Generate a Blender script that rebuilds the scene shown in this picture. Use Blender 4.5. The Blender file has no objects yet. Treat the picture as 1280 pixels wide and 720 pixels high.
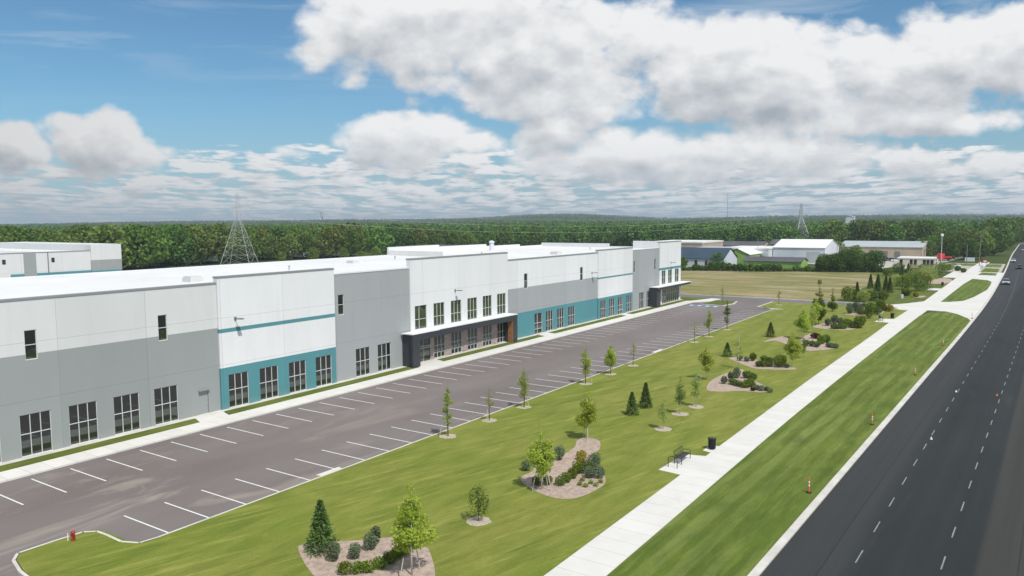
import bpy, math, random
import numpy as np
from mathutils import Vector, Matrix
random.seed(7); rng = np.random.default_rng(7)
sc = bpy.context.scene; COL = sc.collection
R_ = math.radians

# ------------------------------------------------------------------ camera
F_PX, PITCH, ROLL, YAW, H = 948.0236, 0.0889617, -0.0065575, 0.5901282, 18.5304
cF = np.array([math.cos(PITCH)*math.cos(YAW), math.cos(PITCH)*math.sin(YAW), -math.sin(PITCH)])
cR0 = np.array([math.sin(YAW), -math.cos(YAW), 0.0]); cU0 = np.cross(cR0, cF)
cR = math.cos(ROLL)*cR0 + math.sin(ROLL)*cU0; cU = -math.sin(ROLL)*cR0 + math.cos(ROLL)*cU0
CAMP = np.array([0, 0, H])
def ray(x, y): return cF + cR*(x-640)/F_PX - cU*(y-360)/F_PX
def gp(x, y, z=0.0):
    d = ray(x, y); q = CAMP + d*(z-H)/d[2]; return (float(q[0]), float(q[1]))
def top_z(base, ty, tx=None):                     # height of a point above ground point `base` seen at pixel row ty
    q = np.array([*gp(*base), 0]); D = math.hypot(q[0], q[1]); d = ray(base[0] if tx is None else tx, ty)
    return float(H + d[2]*D/math.hypot(d[0], d[1]))
cd = bpy.data.cameras.new('camera'); cam = bpy.data.objects.new('camera', cd); COL.objects.link(cam)
cd.sensor_width = 36; cd.lens = F_PX/1280*36; cd.clip_end = 40000; cd.clip_start = 0.1
cam.matrix_world = Matrix(((cR[0], cU[0], -cF[0], 0), (cR[1], cU[1], -cF[1], 0), (cR[2], cU[2], -cF[2], H), (0, 0, 0, 1)))
sc.camera = cam

# ------------------------------------------------------------------ node helpers
class NT:
    def __init__(s, nt): s.nt = nt; s.n = nt.nodes; s.l = nt.links
    def node(s, t, **kw):
        n = s.n.new(t)
        for k, v in kw.items(): setattr(n, k, v)
        return n
    def put(s, sock, v):
        if v is None: return
        if isinstance(v, bpy.types.NodeSocket): s.l.new(v, sock)
        else: sock.default_value = v
    def m(s, op, a, b=None, c=None, clamp=False):
        n = s.node('ShaderNodeMath', operation=op); n.use_clamp = clamp
        s.put(n.inputs[0], a); s.put(n.inputs[1], b)
        if c is not None: s.put(n.inputs[2], c)
        return n.outputs[0]
    def vm(s, op, a, b=None, out=0):
        n = s.node('ShaderNodeVectorMath', operation=op); s.put(n.inputs[0], a)
        if b is not None:
            if op == 'SCALE': s.put(n.inputs[3], b)
            else: s.put(n.inputs[1], b)
        return n.outputs[out]
    def noise(s, vec, scale, detail=4, rough=.5, dist=0, dim='3D'):
        n = s.node('ShaderNodeTexNoise', noise_dimensions=dim); s.put(n.inputs['Vector'], vec)
        n.inputs['Scale'].default_value = scale; n.inputs['Detail'].default_value = detail
        n.inputs['Roughness'].default_value = rough; n.inputs['Distortion'].default_value = dist
        return n.outputs[0]
    def mr(s, v, a, b, c=0, d=1, smooth=False):
        n = s.node('ShaderNodeMapRange'); n.clamp = True
        if smooth: n.interpolation_type = 'SMOOTHSTEP'
        s.put(n.inputs[0], v)
        for i, q in enumerate((a, b, c, d)): s.put(n.inputs[i+1], q)
        return n.outputs[0]
    def mix(s, f, a, b, blend='MIX'):
        n = s.node('ShaderNodeMix', data_type='RGBA', blend_type=blend)
        s.put(n.inputs[0], f)
        s.put(n.inputs[6], (*a, 1) if isinstance(a, tuple) and len(a) == 3 else a)
        s.put(n.inputs[7], (*b, 1) if isinstance(b, tuple) and len(b) == 3 else b)
        return n.outputs[2]
    def comb(s, x, y, z):
        n = s.node('ShaderNodeCombineXYZ'); s.put(n.inputs[0], x); s.put(n.inputs[1], y); s.put(n.inputs[2], z); return n.outputs[0]
    def sep(s, v):
        n = s.node('ShaderNodeSeparateXYZ'); s.put(n.inputs[0], v); return n.outputs
    def scalev(s, v, k): return s.vm('MULTIPLY', v, k)

def newmat(name):
    m = bpy.data.materials.new(name); m.use_nodes = True; t = NT(m.node_tree)
    return m, t, t.n['Principled BSDF']
def mat(name, col, rough=.7, metal=0, var=.0, vscale=1.0, spec=.5, bump=0, bscale=20):
    m, t, b = newmat(name)
    b.inputs['Roughness'].default_value = rough; b.inputs['Metallic'].default_value = metal
    b.inputs['Specular IOR Level'].default_value = spec
    if var or bump:
        pos = t.node('ShaderNodeNewGeometry').outputs['Position']
    if var:
        n = t.noise(pos, vscale, 5, .6); k = t.mr(n, .3, .7)
        lo = tuple(c*(1-var) for c in col); hi = tuple(min(1, c*(1+var)) for c in col)
        t.put(b.inputs['Base Color'], t.mix(k, lo, hi))
    else: b.inputs['Base Color'].default_value = (*col, 1)
    if bump:
        bn = t.node('ShaderNodeBump'); bn.inputs['Strength'].default_value = bump; bn.inputs['Distance'].default_value = .05
        t.put(bn.inputs['Height'], t.noise(pos, bscale, 3)); t.put(b.inputs['Normal'], bn.outputs[0])
    return m

# ------------------------------------------------------------------ mesh builder
class MB:
    def __init__(s): s.v = []; s.f = []; s.mi = []
    def face(s, pts, mi=0):
        i = len(s.v); s.v += [tuple(p) for p in pts]; s.f.append(tuple(range(i, i+len(pts)))); s.mi.append(mi)
    def box(s, x0, x1, y0, y1, z0, z1, mi=0, M=None):
        P = [(x0,y0,z0),(x1,y0,z0),(x1,y1,z0),(x0,y1,z0),(x0,y0,z1),(x1,y0,z1),(x1,y1,z1),(x0,y1,z1)]
        if M is not None: P = [tuple(M @ Vector(p)) for p in P]
        i = len(s.v); s.v += P
        for q in ((0,3,2,1),(4,5,6,7),(0,1,5,4),(1,2,6,5),(2,3,7,6),(3,0,4,7)):
            s.f.append(tuple(i+k for k in q)); s.mi.append(mi)
    def tube(s, pts, rads, n=6, mi=0, cap=True):
        pts = [Vector(p) for p in pts]
        if not isinstance(rads, (list, tuple)): rads = [rads]*len(pts)
        i0 = len(s.v); L = len(pts)
        for k, p in enumerate(pts):
            d = (pts[min(k+1, L-1)] - pts[max(k-1, 0)]).normalized()
            a = d.orthogonal().normalized() if abs(d.z) < .99 else Vector((1, 0, 0))
            if abs(d.z) < .99: a = d.cross(Vector((0, 0, 1))).normalized()
            b = d.cross(a)
            for j in range(n):
                t = 2*math.pi*j/n; s.v.append(tuple(p + (a*math.cos(t) + b*math.sin(t))*rads[k]))
        for k in range(L-1):
            for j in range(n):
                s.f.append((i0+k*n+j, i0+k*n+(j+1) % n, i0+(k+1)*n+(j+1) % n, i0+(k+1)*n+j)); s.mi.append(mi)
        if cap:
            s.f.append(tuple(i0+j for j in reversed(range(n)))); s.mi.append(mi)
            s.f.append(tuple(i0+(L-1)*n+j for j in range(n))); s.mi.append(mi)
    def prism(s, poly, z0, z1, mi=0, mis=None):
        A = sum(poly[i][0]*poly[(i+1) % len(poly)][1]-poly[(i+1) % len(poly)][0]*poly[i][1] for i in range(len(poly)))
        if A < 0: poly = poly[::-1]
        s.face([(x, y, z1) for x, y in poly], mi)
        for k in range(len(poly)):
            a, b = poly[k], poly[(k+1) % len(poly)]
            s.face([(a[0],a[1],z0),(b[0],b[1],z0),(b[0],b[1],z1),(a[0],a[1],z1)], mi if mis is None else mis)
    def build(s, name, mats, parent=None, loc=None, smooth=False, merge=False):
        me = bpy.data.meshes.new(name); me.from_pydata(s.v, [], s.f)
        if not isinstance(mats, (list, tuple)): mats = [mats]
        for m in mats: me.materials.append(m)
        me.polygons.foreach_set('material_index', s.mi)
        if smooth: me.polygons.foreach_set('use_smooth', [True]*len(s.f))
        me.update()
        o = bpy.data.objects.new(name, me); COL.objects.link(o)
        if parent: o.parent = parent
        if loc: o.location = loc
        return o
def npmesh(name, V, Q, mats, parent=None, mi=None):
    """V (n,3) verts, Q (m,4) quads"""
    me = bpy.data.meshes.new(name); me.vertices.add(len(V)); me.vertices.foreach_set('co', np.asarray(V, np.float32).ravel())
    me.loops.add(Q.size); me.loops.foreach_set('vertex_index', Q.astype(np.int32).ravel())
    me.polygons.add(len(Q)); me.polygons.foreach_set('loop_start', np.arange(0, Q.size, Q.shape[1], dtype=np.int32))
    me.polygons.foreach_set('loop_total', np.full(len(Q), Q.shape[1], np.int32))
    for m in (mats if isinstance(mats, (list, tuple)) else [mats]): me.materials.append(m)
    if mi is not None: me.polygons.foreach_set('material_index', mi)
    me.update(calc_edges=True); me.validate()
    o = bpy.data.objects.new(name, me); COL.objects.link(o)
    if parent: o.parent = parent
    return o
def tag(o, label=None, cat=None, group=None, kind=None):
    if label: o['label'] = label
    if cat: o['category'] = cat
    if group: o['group'] = group
    if kind: o['kind'] = kind
    return o
def empty(name, loc, rz=0, label=None, cat=None, group=None):
    o = bpy.data.objects.new(name, None); COL.objects.link(o); o.location = loc; o.rotation_euler = (0, 0, rz)
    o.empty_display_size = .3
    return tag(o, label, cat, group)
def copy_tree(o, parent=None):
    c = o.copy(); COL.objects.link(c); c.parent = parent
    for ch in list(o.children): copy_tree(ch, c)
    return c
def structure(o): o['kind'] = 'structure'; return o

# ------------------------------------------------------------------ materials
def grass_mat(name, green, yellow, dark, stripe=None, stripe_w=1.4, sdir=(0, 1), patch=.06, contrast=.5, streak=0.0, smul=1.0):
    m, t, b = newmat(name); b.inputs['Roughness'].default_value = .85; b.inputs['Specular IOR Level'].default_value = .15
    pos = t.node('ShaderNodeNewGeometry').outputs['Position']
    n1 = t.mr(t.noise(pos, patch, 4, .6, .6), .36, .66)
    st = t.vm('MULTIPLY', pos, (.22, 1.2, 1))
    n2 = t.mr(t.noise(st, .8, 6, .68, .8), .36, .64)
    n3 = t.noise(pos, 9, 4, .7)
    c = t.mix(n1, green, yellow)
    c = t.mix(t.m('MULTIPLY', n2, .6), c, dark)
    if stripe:
        p = t.sep(pos)
        wob = t.m('MULTIPLY', t.m('SUBTRACT', t.noise(t.vm('MULTIPLY', pos, (.06, .2, 1)), 1, 3), .5), 1.2)
        q = t.m('ADD', t.m('ADD', t.m('MULTIPLY', p[0], sdir[0]), t.m('MULTIPLY', p[1], sdir[1])), wob)
        w = t.m('SINE', t.m('MULTIPLY', q, 2*math.pi/stripe_w/1.0))
        w2 = t.m('SINE', t.m('MULTIPLY', q, 2*math.pi/stripe_w*2.3))
        w = t.m('ADD', w, t.m('MULTIPLY', w2, .45))
        w = t.mr(w, -.55, .55)
        amt = t.m('MULTIPLY', t.mr(t.noise(t.vm('MULTIPLY', pos, (.05, .3, 1)), 1, 3), .38, .62, .25, 1), contrast)
        c = t.mix(t.m('MULTIPLY', w, amt), c, stripe)
    c = t.mix(t.mr(n3, .35, .7, 0, .35), c, dark)
    ps = t.sep(pos); ca, sa = math.cos(streak), math.sin(streak)
    along = t.m('ADD', t.m('MULTIPLY', ps[0], ca), t.m('MULTIPLY', ps[1], sa)); across = t.m('SUBTRACT', t.m('MULTIPLY', ps[1], ca), t.m('MULTIPLY', ps[0], sa))
    sk = t.noise(t.comb(t.m('MULTIPLY', along, .10), across, 0), 1.5, 4, .7, .3); c = t.mix(t.mr(sk, .52, .72, 0, .55*smul), c, tuple(min(1, 1.45*x+.02) for x in yellow))
    sk2 = t.noise(t.comb(t.m('MULTIPLY', along, .12), across, 7), 1.1, 4, .7, .3); c = t.mix(t.mr(sk2, .53, .72, 0, .6*smul), c, tuple(.75*x for x in dark))
    nb = t.noise(t.vm('MULTIPLY', pos, (.6, 1, 1)), .42, 5, .65, .5); c = t.mix(t.mr(nb, .52, .70, 0, .38), c, tuple(.9*x for x in dark)); c = t.mix(t.mr(nb, .48, .32, 0, .3), c, tuple(1.15*x for x in yellow))
    fine = t.mr(t.noise(t.vm('MULTIPLY', pos, (1.5, 5, 1)), 5, 5, .8), .25, .75, .72, 1.25)
    c = t.mix(1, c, t.comb(fine, fine, fine), 'MULTIPLY')
    t.put(b.inputs['Base Color'], c)
    bn = t.node('ShaderNodeBump'); bn.inputs['Strength'].default_value = .5; bn.inputs['Distance'].default_value = .06
    t.put(bn.inputs['Height'], t.noise(pos, 14, 4, .8)); t.put(b.inputs['Normal'], bn.outputs[0])
    return m
M = {}
M['lawn'] = grass_mat('lawn_grass', (.168, .212, .030), (.250, .245, .055), (.115, .155, .020), stripe=(.24, .26, .055), stripe_w=2.4, sdir=(-.10, .99), contrast=.5, patch=.09, streak=-.30)
M['verge'] = grass_mat('verge_grass', (.100, .150, .020), (.155, .190, .030), (.062, .100, .013), stripe=(.23, .275, .085), stripe_w=1.5, sdir=(.035, 1), contrast=.5, patch=.05, streak=-.035, smul=.8)
M['strip'] = grass_mat('strip_grass', (.10, .14, .022), (.16, .18, .035), (.065, .095, .014), patch=.2)
def field_mat():
    m, t, b = newmat('field_grass'); b.inputs['Roughness'].default_value = .9; b.inputs['Specular IOR Level'].default_value = .1
    pos = t.node('ShaderNodeNewGeometry').outputs['Position']; p = t.vm('MULTIPLY', pos, (1.0, .3, 1))
    p = t.vm('MULTIPLY', pos, (1.0, .28, 1)); a = t.mr(t.noise(p, .11, 6, .65, .6), .38, .62); bb = t.mr(t.noise(t.vm('ADD', p, (50, 9, 0)), .16, 5, .65, .5), .47, .62)
    c = t.mix(a, (.27, .225, .10), (.155, .175, .045)); c = t.mix(bb, c, (.36, .295, .19))
    c = t.mix(t.mr(t.noise(pos, .8, 4, .7), .45, .75, 0, .5), c, (.13, .14, .04))
    t.put(b.inputs['Base Color'], c); return m
M['field'] = field_mat()
def ground_mat():
    m, t, b = newmat('ground_soil_and_grass'); b.inputs['Roughness'].default_value = .95; b.inputs['Specular IOR Level'].default_value = .05
    pos = t.node('ShaderNodeNewGeometry').outputs['Position']
    a = t.mr(t.noise(pos, .012, 5, .6), .4, .6); c = t.mix(a, (.045, .075, .02), (.085, .10, .03))
    far = t.mr(t.vm('LENGTH', pos, out=1), 1400, 2600)
    f2 = t.mr(t.noise(pos, .02, 6, .7), .35, .65); c2 = t.mix(f2, (.018, .034, .012), (.05, .078, .026))
    c = t.mix(far, c, c2); t.put(b.inputs['Base Color'], c); return m
M['ground'] = ground_mat()
def asphalt_mat(name, c0, c1, stains=True, road=False):
    m, t, b = newmat(name); b.inputs['Roughness'].default_value = .82; b.inputs['Specular IOR Level'].default_value = .3
    pos = t.node('ShaderNodeNewGeometry').outputs['Position']
    k = t.mr(t.noise(t.vm('MULTIPLY', pos, (.4, 1, 1)), .12, 4, .6), .35, .65); c = t.mix(k, c0, c1)
    if stains:
        wp = t.vm('ADD', pos, t.vm('SCALE', t.node('ShaderNodeTexNoise').outputs['Color'], 0))
        s1 = t.mr(t.noise(t.vm('MULTIPLY', pos, (.28, .9, 1)), .33, 5, .6, 1.0), .54, .70, 0, .75)
        nearx = t.mr(t.sep(pos)[0], 70, 30)
        c = t.mix(t.m('MULTIPLY', s1, t.m('MULTIPLY', nearx, .75)), c, (.38, .33, .27))
        s3 = t.mr(t.noise(t.vm('MULTIPLY', pos, (.05, .6, 1)), .6, 4, .6, 1.5), .62, .70, 0, .4)
        c = t.mix(t.m('MULTIPLY', s3, t.mr(t.sep(pos)[0], 90, 35)), c, (.26, .235, .20))
    if road:
        p = t.sep(pos)
        # newer/older lanes differ in tone, with wheel tracks
        y = t.m('ADD', p[1], t.m('MULTIPLY', p[0], .036))
        l1 = t.mr(y, 9.4, 7.6, 1, 0, True)
        c = t.mix(t.m('MULTIPLY', l1, .55), c, (.050, .050, .050))
        l2 = t.mr(y, 2.95, 2.7, 0, 1); c = t.mix(t.m('MULTIPLY', l2, .8), c, (.046, .045, .038))
        tr = t.mr(t.noise(t.vm('MULTIPLY', t.comb(p[0], y, 0), (.015, .9, 1)), 1, 4, .6), .35, .65, .86, 1.12)
        c = t.mix(1, c, t.comb(tr, tr, tr), 'MULTIPLY')
        for yy in (9.55, 1.0):
            sm = t.m('LESS_THAN', t.m('ABSOLUTE', t.m('ADD', t.m('SUBTRACT', y, yy), t.m('MULTIPLY', t.m('SUBTRACT', t.noise(pos, .15, 4, .6), .5), .25))), .035); c = t.mix(t.m('MULTIPLY', sm, .6), c, (.010, .010, .010))
        pt = t.mr(t.noise(t.vm('MULTIPLY', pos, (.12, .8, 1)), .5, 4, .7, .6), .60, .70, 0, .30); c = t.mix(pt, c, (.055, .053, .050))
    g = t.mr(t.noise(pos, 18, 3, .8), .3, .7, .88, 1.12); c = t.mix(1, c, t.comb(g, g, g), 'MULTIPLY')
    t.put(b.inputs['Base Color'], c)
    bn = t.node('ShaderNodeBump'); bn.inputs['Strength'].default_value = .3; bn.inputs['Distance'].default_value = .01
    t.put(bn.inputs['Height'], t.noise(pos, 40, 2)); t.put(b.inputs['Normal'], bn.outputs[0]); return m
M['lot'] = asphalt_mat('lot_asphalt', (.155, .132, .124), (.195, .170, .162))
M['drive'] = asphalt_mat('drive_asphalt', (.15, .14, .135), (.18, .17, .165), stains=False)
M['road'] = asphalt_mat('road_asphalt', (.019, .0225, .0225), (.025, .029, .029), stains=False, road=True)
def concrete(name, col, joint=1.6, v=.10):
    m, t, b = newmat(name); b.inputs['Roughness'].default_value = .85; b.inputs['Specular IOR Level'].default_value = .2
    pos = t.node('ShaderNodeNewGeometry').outputs['Position']; p = t.sep(pos)
    k = t.mr(t.noise(pos, .5, 5, .65), .3, .7); c = t.mix(k, tuple(x*(1-v) for x in col), col)
    # slab to slab tone and joints across the path
    sl = t.m('FLOOR', t.m('DIVIDE', p[0], joint)); wn = t.node('ShaderNodeTexWhiteNoise', noise_dimensions='1D'); t.put(wn.inputs['W'], sl)
    tone = t.mr(wn.outputs[0], 0, 1, .93, 1.0); c = t.mix(1, c, t.comb(tone, tone, tone), 'MULTIPLY')
    fr = t.m('FRACT', t.m('DIVIDE', p[0], joint)); j = t.m('LESS_THAN', fr, .02)
    c = t.mix(t.m('MULTIPLY', j, .6), c, (.25, .24, .22))
    st = t.mr(t.noise(pos, .25, 4, .7, .5), .58, .75, 0, .25); c = t.mix(st, c, (.42, .37, .30))
    t.put(b.inputs['Base Color'], c); return m
M['walk'] = concrete('pale_concrete', (.70, .68, .635))
M['kerb'] = mat('kerb_concrete', (.56, .54, .49), .85, var=.15, vscale=.6)
M['paint_mark'] = mat('white_road_paint', (.72, .72, .70), .6, var=.08, vscale=3)
M['paint_worn'] = mat('worn_road_paint', (.22, .24, .23), .7, var=.25, vscale=2)
M['paint_blue'] = mat('blue_road_paint', (.12, .22, .38), .6)
M['mulch'] = mat('pinkish_gravel_mulch', (.40, .31, .25), .95, var=.28, vscale=3.5, bump=.6, bscale=25)
M['mulch_pale'] = mat('pale_gravel_ring', (.42, .36, .27), .95, var=.25, vscale=6, bump=.5, bscale=25)

def wallpaint(name, col, rough=.75, joints=True, v=.05):
    m, t, b = newmat(name); b.inputs['Roughness'].default_value = rough; b.inputs['Specular IOR Level'].default_value = .3
    pos = t.node('ShaderNodeNewGeometry').outputs['Position']; p = t.sep(pos)
    pn = t.m('FLOOR', t.m('DIVIDE', p[0], 7.55)); wn = t.node('ShaderNodeTexWhiteNoise', noise_dimensions='1D'); t.put(wn.inputs['W'], pn)
    tone = t.mr(wn.outputs[0], 0, 1, 1-v*1.2, 1+v*.3)
    k = t.mr(t.noise(t.vm('MULTIPLY', pos, (1, 1, .35)), .5, 5, .6), .3, .7, 1-v, 1)
    tone = t.m('MULTIPLY', tone, k); c = t.mix(1, col, t.comb(tone, tone, tone), 'MULTIPLY')
    if joints:
        jx = t.m('LESS_THAN', t.m('FRACT', t.m('DIVIDE', t.m('ADD', p[0], .08), 7.55)), .006)
        rz = t.m('LESS_THAN', t.m('ABSOLUTE', t.m('SUBTRACT', p[2], 4.55)), .02)
        rz2 = t.m('LESS_THAN', t.m('ABSOLUTE', t.m('SUBTRACT', p[2], 9.2)), .02)
        j = t.m('MAXIMUM', jx, t.m('MAXIMUM', rz, rz2))
        c = t.mix(t.m('MULTIPLY', j, .35), c, (.1, .1, .1))
    sk = t.mr(t.noise(t.vm('MULTIPLY', pos, (1, 1, .05)), 1.4, 5, .75), .55, .75, 0, .10); c = t.mix(sk, c, (.22, .22, .20))
    bd = t.m('MULTIPLY', t.mr(p[2], .9, .1), t.mr(t.noise(pos, 1.2, 4, .7), .35, .7, 0, .35)); c = t.mix(bd, c, (.30, .27, .23))
    t.put(b.inputs['Base Color'], c); return m
M['white'] = wallpaint('white_wall_paint', (.755, .765, .77))
M['lgrey'] = wallpaint('pale_grey_wall_paint', (.66, .67, .665))
M['grey'] = wallpaint('mid_grey_wall_paint', (.31, .335, .33))
M['grey2'] = wallpaint('bluish_grey_wall_paint', (.36, .38, .385))
M['teal'] = wallpaint('teal_wall_paint', (.090, .265, .295))
M['roof'] = mat('white_roof_membrane', (.70, .70, .685), .7, var=.06, vscale=.12)
M['coping'] = mat('grey_metal_coping', (.25, .26, .27), .5)
M['coping_w'] = mat('white_metal_coping', (.72, .73, .74), .5)
M['frame'] = mat('pale_aluminium_frame', (.62, .64, .64), .45)
M['charcoal'] = mat('charcoal_metal_cladding', (.035, .040, .047), .6)
M['hatch'] = mat('off_white_roof_hatch', (.60, .60, .58), .6)
M['wood'] = mat('orange_brown_wood_panel', (.33, .15, .065), .6, var=.25, vscale=3)
def glass(name, base, k):
    m, t, b = newmat(name); out = [n for n in t.n if n.type == 'OUTPUT_MATERIAL'][0]
    b.inputs['Base Color'].default_value = (*base, 1); b.inputs['Roughness'].default_value = .3
    g = t.node('ShaderNodeBsdfGlossy'); g.inputs['Roughness'].default_value = .02; g.inputs['Color'].default_value = (.75, .85, .8, 1)
    pos = t.node('ShaderNodeNewGeometry').outputs['Position']
    bn = t.node('ShaderNodeBump'); bn.inputs['Strength'].default_value = .08; bn.inputs['Distance'].default_value = .05
    t.put(bn.inputs['Height'], t.noise(pos, .8, 2)); t.put(g.inputs['Normal'], bn.outputs[0])
    fr = t.node('ShaderNodeLayerWeight'); fr.inputs[0].default_value = .35
    f = t.m('ADD', t.m('MULTIPLY', fr.outputs[0], .3), k)
    ms = t.node('ShaderNodeMixShader'); t.put(ms.inputs[0], f); t.l.new(b.outputs[0], ms.inputs[1]); t.l.new(g.outputs[0], ms.inputs[2])
    t.l.new(ms.outputs[0], out.inputs[0]); return m
M['glass'] = glass('dark_window_glass', (.004, .005, .005), .12)
M['glass_g'] = glass('tinted_green_glass', (.02, .030, .012), .14)
def brick_mat():
    m, t, b = newmat('pinkish_brick'); b.inputs['Roughness'].default_value = .9
    pos = t.node('ShaderNodeNewGeometry').outputs['Position']; p = t.sep(pos)
    br = t.node('ShaderNodeTexBrick'); t.put(br.inputs['Vector'], t.comb(p[0], p[2], 0))
    br.inputs['Color1'].default_value = (.42, .33, .31, 1); br.inputs['Color2'].default_value = (.25, .18, .17, 1)
    br.inputs['Mortar'].default_value = (.45, .42, .40, 1); br.inputs['Scale'].default_value = 1.6; br.inputs['Mortar Size'].default_value = .02
    t.put(b.inputs['Base Color'], br.outputs[0]); return m
M['brick'] = brick_mat()

def leaf_mat(name, dark, light, trans=.25, hue=.0, clump=.6):
    m = bpy.data.materials.new(name); m.use_nodes = True; t = NT(m.node_tree); t.n.clear()
    out = t.node('ShaderNodeOutputMaterial'); geo = t.node('ShaderNodeNewGeometry'); oi = t.node('ShaderNodeObjectInfo')
    rnd = geo.outputs['Random Per Island']
    n = t.mr(t.noise(geo.outputs['Position'], clump, 3, .6), .35, .65)
    k = t.m('ADD', t.m('MULTIPLY', rnd, .5), t.m('MULTIPLY', n, .5)); c = t.mix(k, dark, light)
    hs = t.node('ShaderNodeHueSaturation'); t.put(hs.inputs['Color'], c)
    t.put(hs.inputs['Hue'], t.mr(oi.outputs['Random'], 0, 1, .5-.018, .5+.015)); t.put(hs.inputs['Value'], t.mr(oi.outputs['Random'], 0, 1, .82, 1.2))
    d = t.node('ShaderNodeBsdfDiffuse'); tr = t.node('ShaderNodeBsdfTranslucent'); t.put(d.inputs[0], hs.outputs[0]); t.put(tr.inputs[0], hs.outputs[0])
    ms = t.node('ShaderNodeMixShader'); ms.inputs[0].default_value = trans; t.l.new(d.outputs[0], ms.inputs[1]); t.l.new(tr.outputs[0], ms.inputs[2])
    t.l.new(ms.outputs[0], out.inputs[0]); return m
M['leaf_bright'] = leaf_mat('bright_yellow_green_leaves', (.27, .36, .04), (.54, .64, .12), .45)
M['leaf_mid'] = leaf_mat('olive_green_leaves', (.24, .30, .06), (.48, .54, .17), .5)
M['leaf_dark'] = leaf_mat('dark_green_leaves', (.075, .12, .026), (.20, .28, .065), .3)
M['leaf_blue'] = leaf_mat('grey_blue_green_leaves', (.095, .135, .065), (.23, .29, .17), .25)
M['leaf_yew'] = leaf_mat('fresh_green_hedge_leaves', (.08, .13, .015), (.22, .29, .04), .3, clump=2)
M['leaf_spruce'] = leaf_mat('spruce_needles', (.050, .088, .026), (.18, .26, .075), .2, clump=1.5)
M['leaf_red'] = leaf_mat('dark_red_leaves', (.06, .025, .02), (.13, .07, .03), .2)
M['leaf_gold'] = leaf_mat('golden_yellow_leaves', (.20, .19, .02), (.42, .36, .04), .2)
M['wood1'] = leaf_mat('woodland_leaves_dark', (.038, .082, .018), (.14, .235, .05), .25, clump=.35)
M['wood2'] = leaf_mat('woodland_leaves_mid', (.055, .11, .021), (.19, .30, .065), .25, clump=.35)
M['wood3'] = leaf_mat('woodland_leaves_light', (.080, .130, .026), (.22, .28, .075), .25, clump=.35)
M['bark'] = mat('grey_brown_bark', (.12, .10, .08), .9, var=.3, vscale=6)
M['bark_w'] = mat('wrapped_white_trunk', (.60, .57, .50), .8, var=.15, vscale=6)
M['stake'] = mat('weathered_pale_stake', (.48, .45, .38), .8)
M['black'] = mat('black_powder_coat', (.02, .02, .022), .5)
M['steel'] = mat('galvanised_steel', (.50, .52, .53), .5, metal=.3)
M['steel_d'] = mat('weathered_steel', (.20, .20, .19), .6, metal=.2)
M['orange'] = mat('orange_plastic', (.75, .16, .03), .5)
M['wplastic'] = mat('white_reflective_band', (.8, .8, .8), .4)
M['red'] = mat('red_enamel', (.30, .03, .025), .4, var=.2, vscale=5)
M['redbright'] = mat('bright_red_canopy', (.70, .03, .03), .5)
M['rubber'] = mat('black_rubber', (.015, .015, .015), .8)
M['headlight'] = mat('clear_headlight_lens', (.8, .82, .85), .15)
M['carglass'] = mat('dark_car_glass', (.015, .02, .025), .08)
M['lime'] = mat('lime_green_cladding', (.26, .42, .10), .6, var=.15, vscale=.4)
M['navy'] = mat('navy_metal_roof', (.028, .055, .085), .5, var=.2, vscale=.2)
M['wmetal'] = mat('white_metal_siding', (.62, .65, .70), .5, var=.06, vscale=.2)
M['wroof'] = mat('white_metal_roof', (.78, .78, .74), .45)
M['groof'] = mat('dull_grey_metal_roof', (.42, .46, .46), .5, var=.1, vscale=.1)
M['tan'] = mat('tan_block_wall', (.46, .38, .29), .85, var=.12, vscale=.2)
M['tanpink'] = mat('pinkish_tan_wall', (.48, .36, .29), .85, var=.12, vscale=.2)
M['cream'] = mat('cream_wall', (.58, .52, .42), .85, var=.08, vscale=.3)
M['droof'] = mat('dark_grey_roof', (.085, .085, .09), .8, var=.2, vscale=.1)
M['gravel'] = mat('pale_gravel_yard', (.42, .39, .34), .95, var=.2, vscale=.1)
M['timber'] = mat('weathered_pole_timber', (.22, .19, .15), .9)

# ------------------------------------------------------------------ ground and terrain
def hill_h(x, y):
    D = np.hypot(x, y); r = np.clip((D-900)/3200, 0, 1)
    a = np.arctan2(y, x)
    n = (np.sin(x*.0011+1.3)*np.cos(y*.0009+.4)+np.sin(x*.0023-y*.0017+2)*.5+np.sin(a*9+1)*.5+np.sin(a*23+D*.0007)*.25)
    base = 5 + 5*n + 26*np.exp(-((a-.53)/.11)**2) + 9*np.exp(-((a-.26)/.09)**2) + 10*np.exp(-((a-.10)/.1)**2)
    return r*r*(3-2*r)*base*(1+np.clip((D-3500)/3500, 0, 1)*.4)
def terrain():
    rad = [0]+list(np.geomspace(25, 14000, 130)); na = 360
    V = []; 
    for r in rad:
        for j in range(na):
            t = 2*math.pi*j/na; x, y = r*math.cos(t), r*math.sin(t); V.append((x, y, -.06+float(hill_h(x, y))))
    V = np.array(V); i = np.arange(len(rad)-1)[:, None]*na; j = np.arange(na)[None]
    Q = np.stack([i+j, i+na+j, i+na+(j+1) % na, i+(j+1) % na], -1).reshape(-1, 4)
    o = npmesh('ground', V, Q, M['ground']); return structure(o)
terrain()
def sheet(name, poly, z0, z1, m, mis=None, mats=None):
    b = MB(); b.prism(poly, z0, z1, 0, 0 if mats is None else 1); return structure(b.build(name, mats or m))
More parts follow.
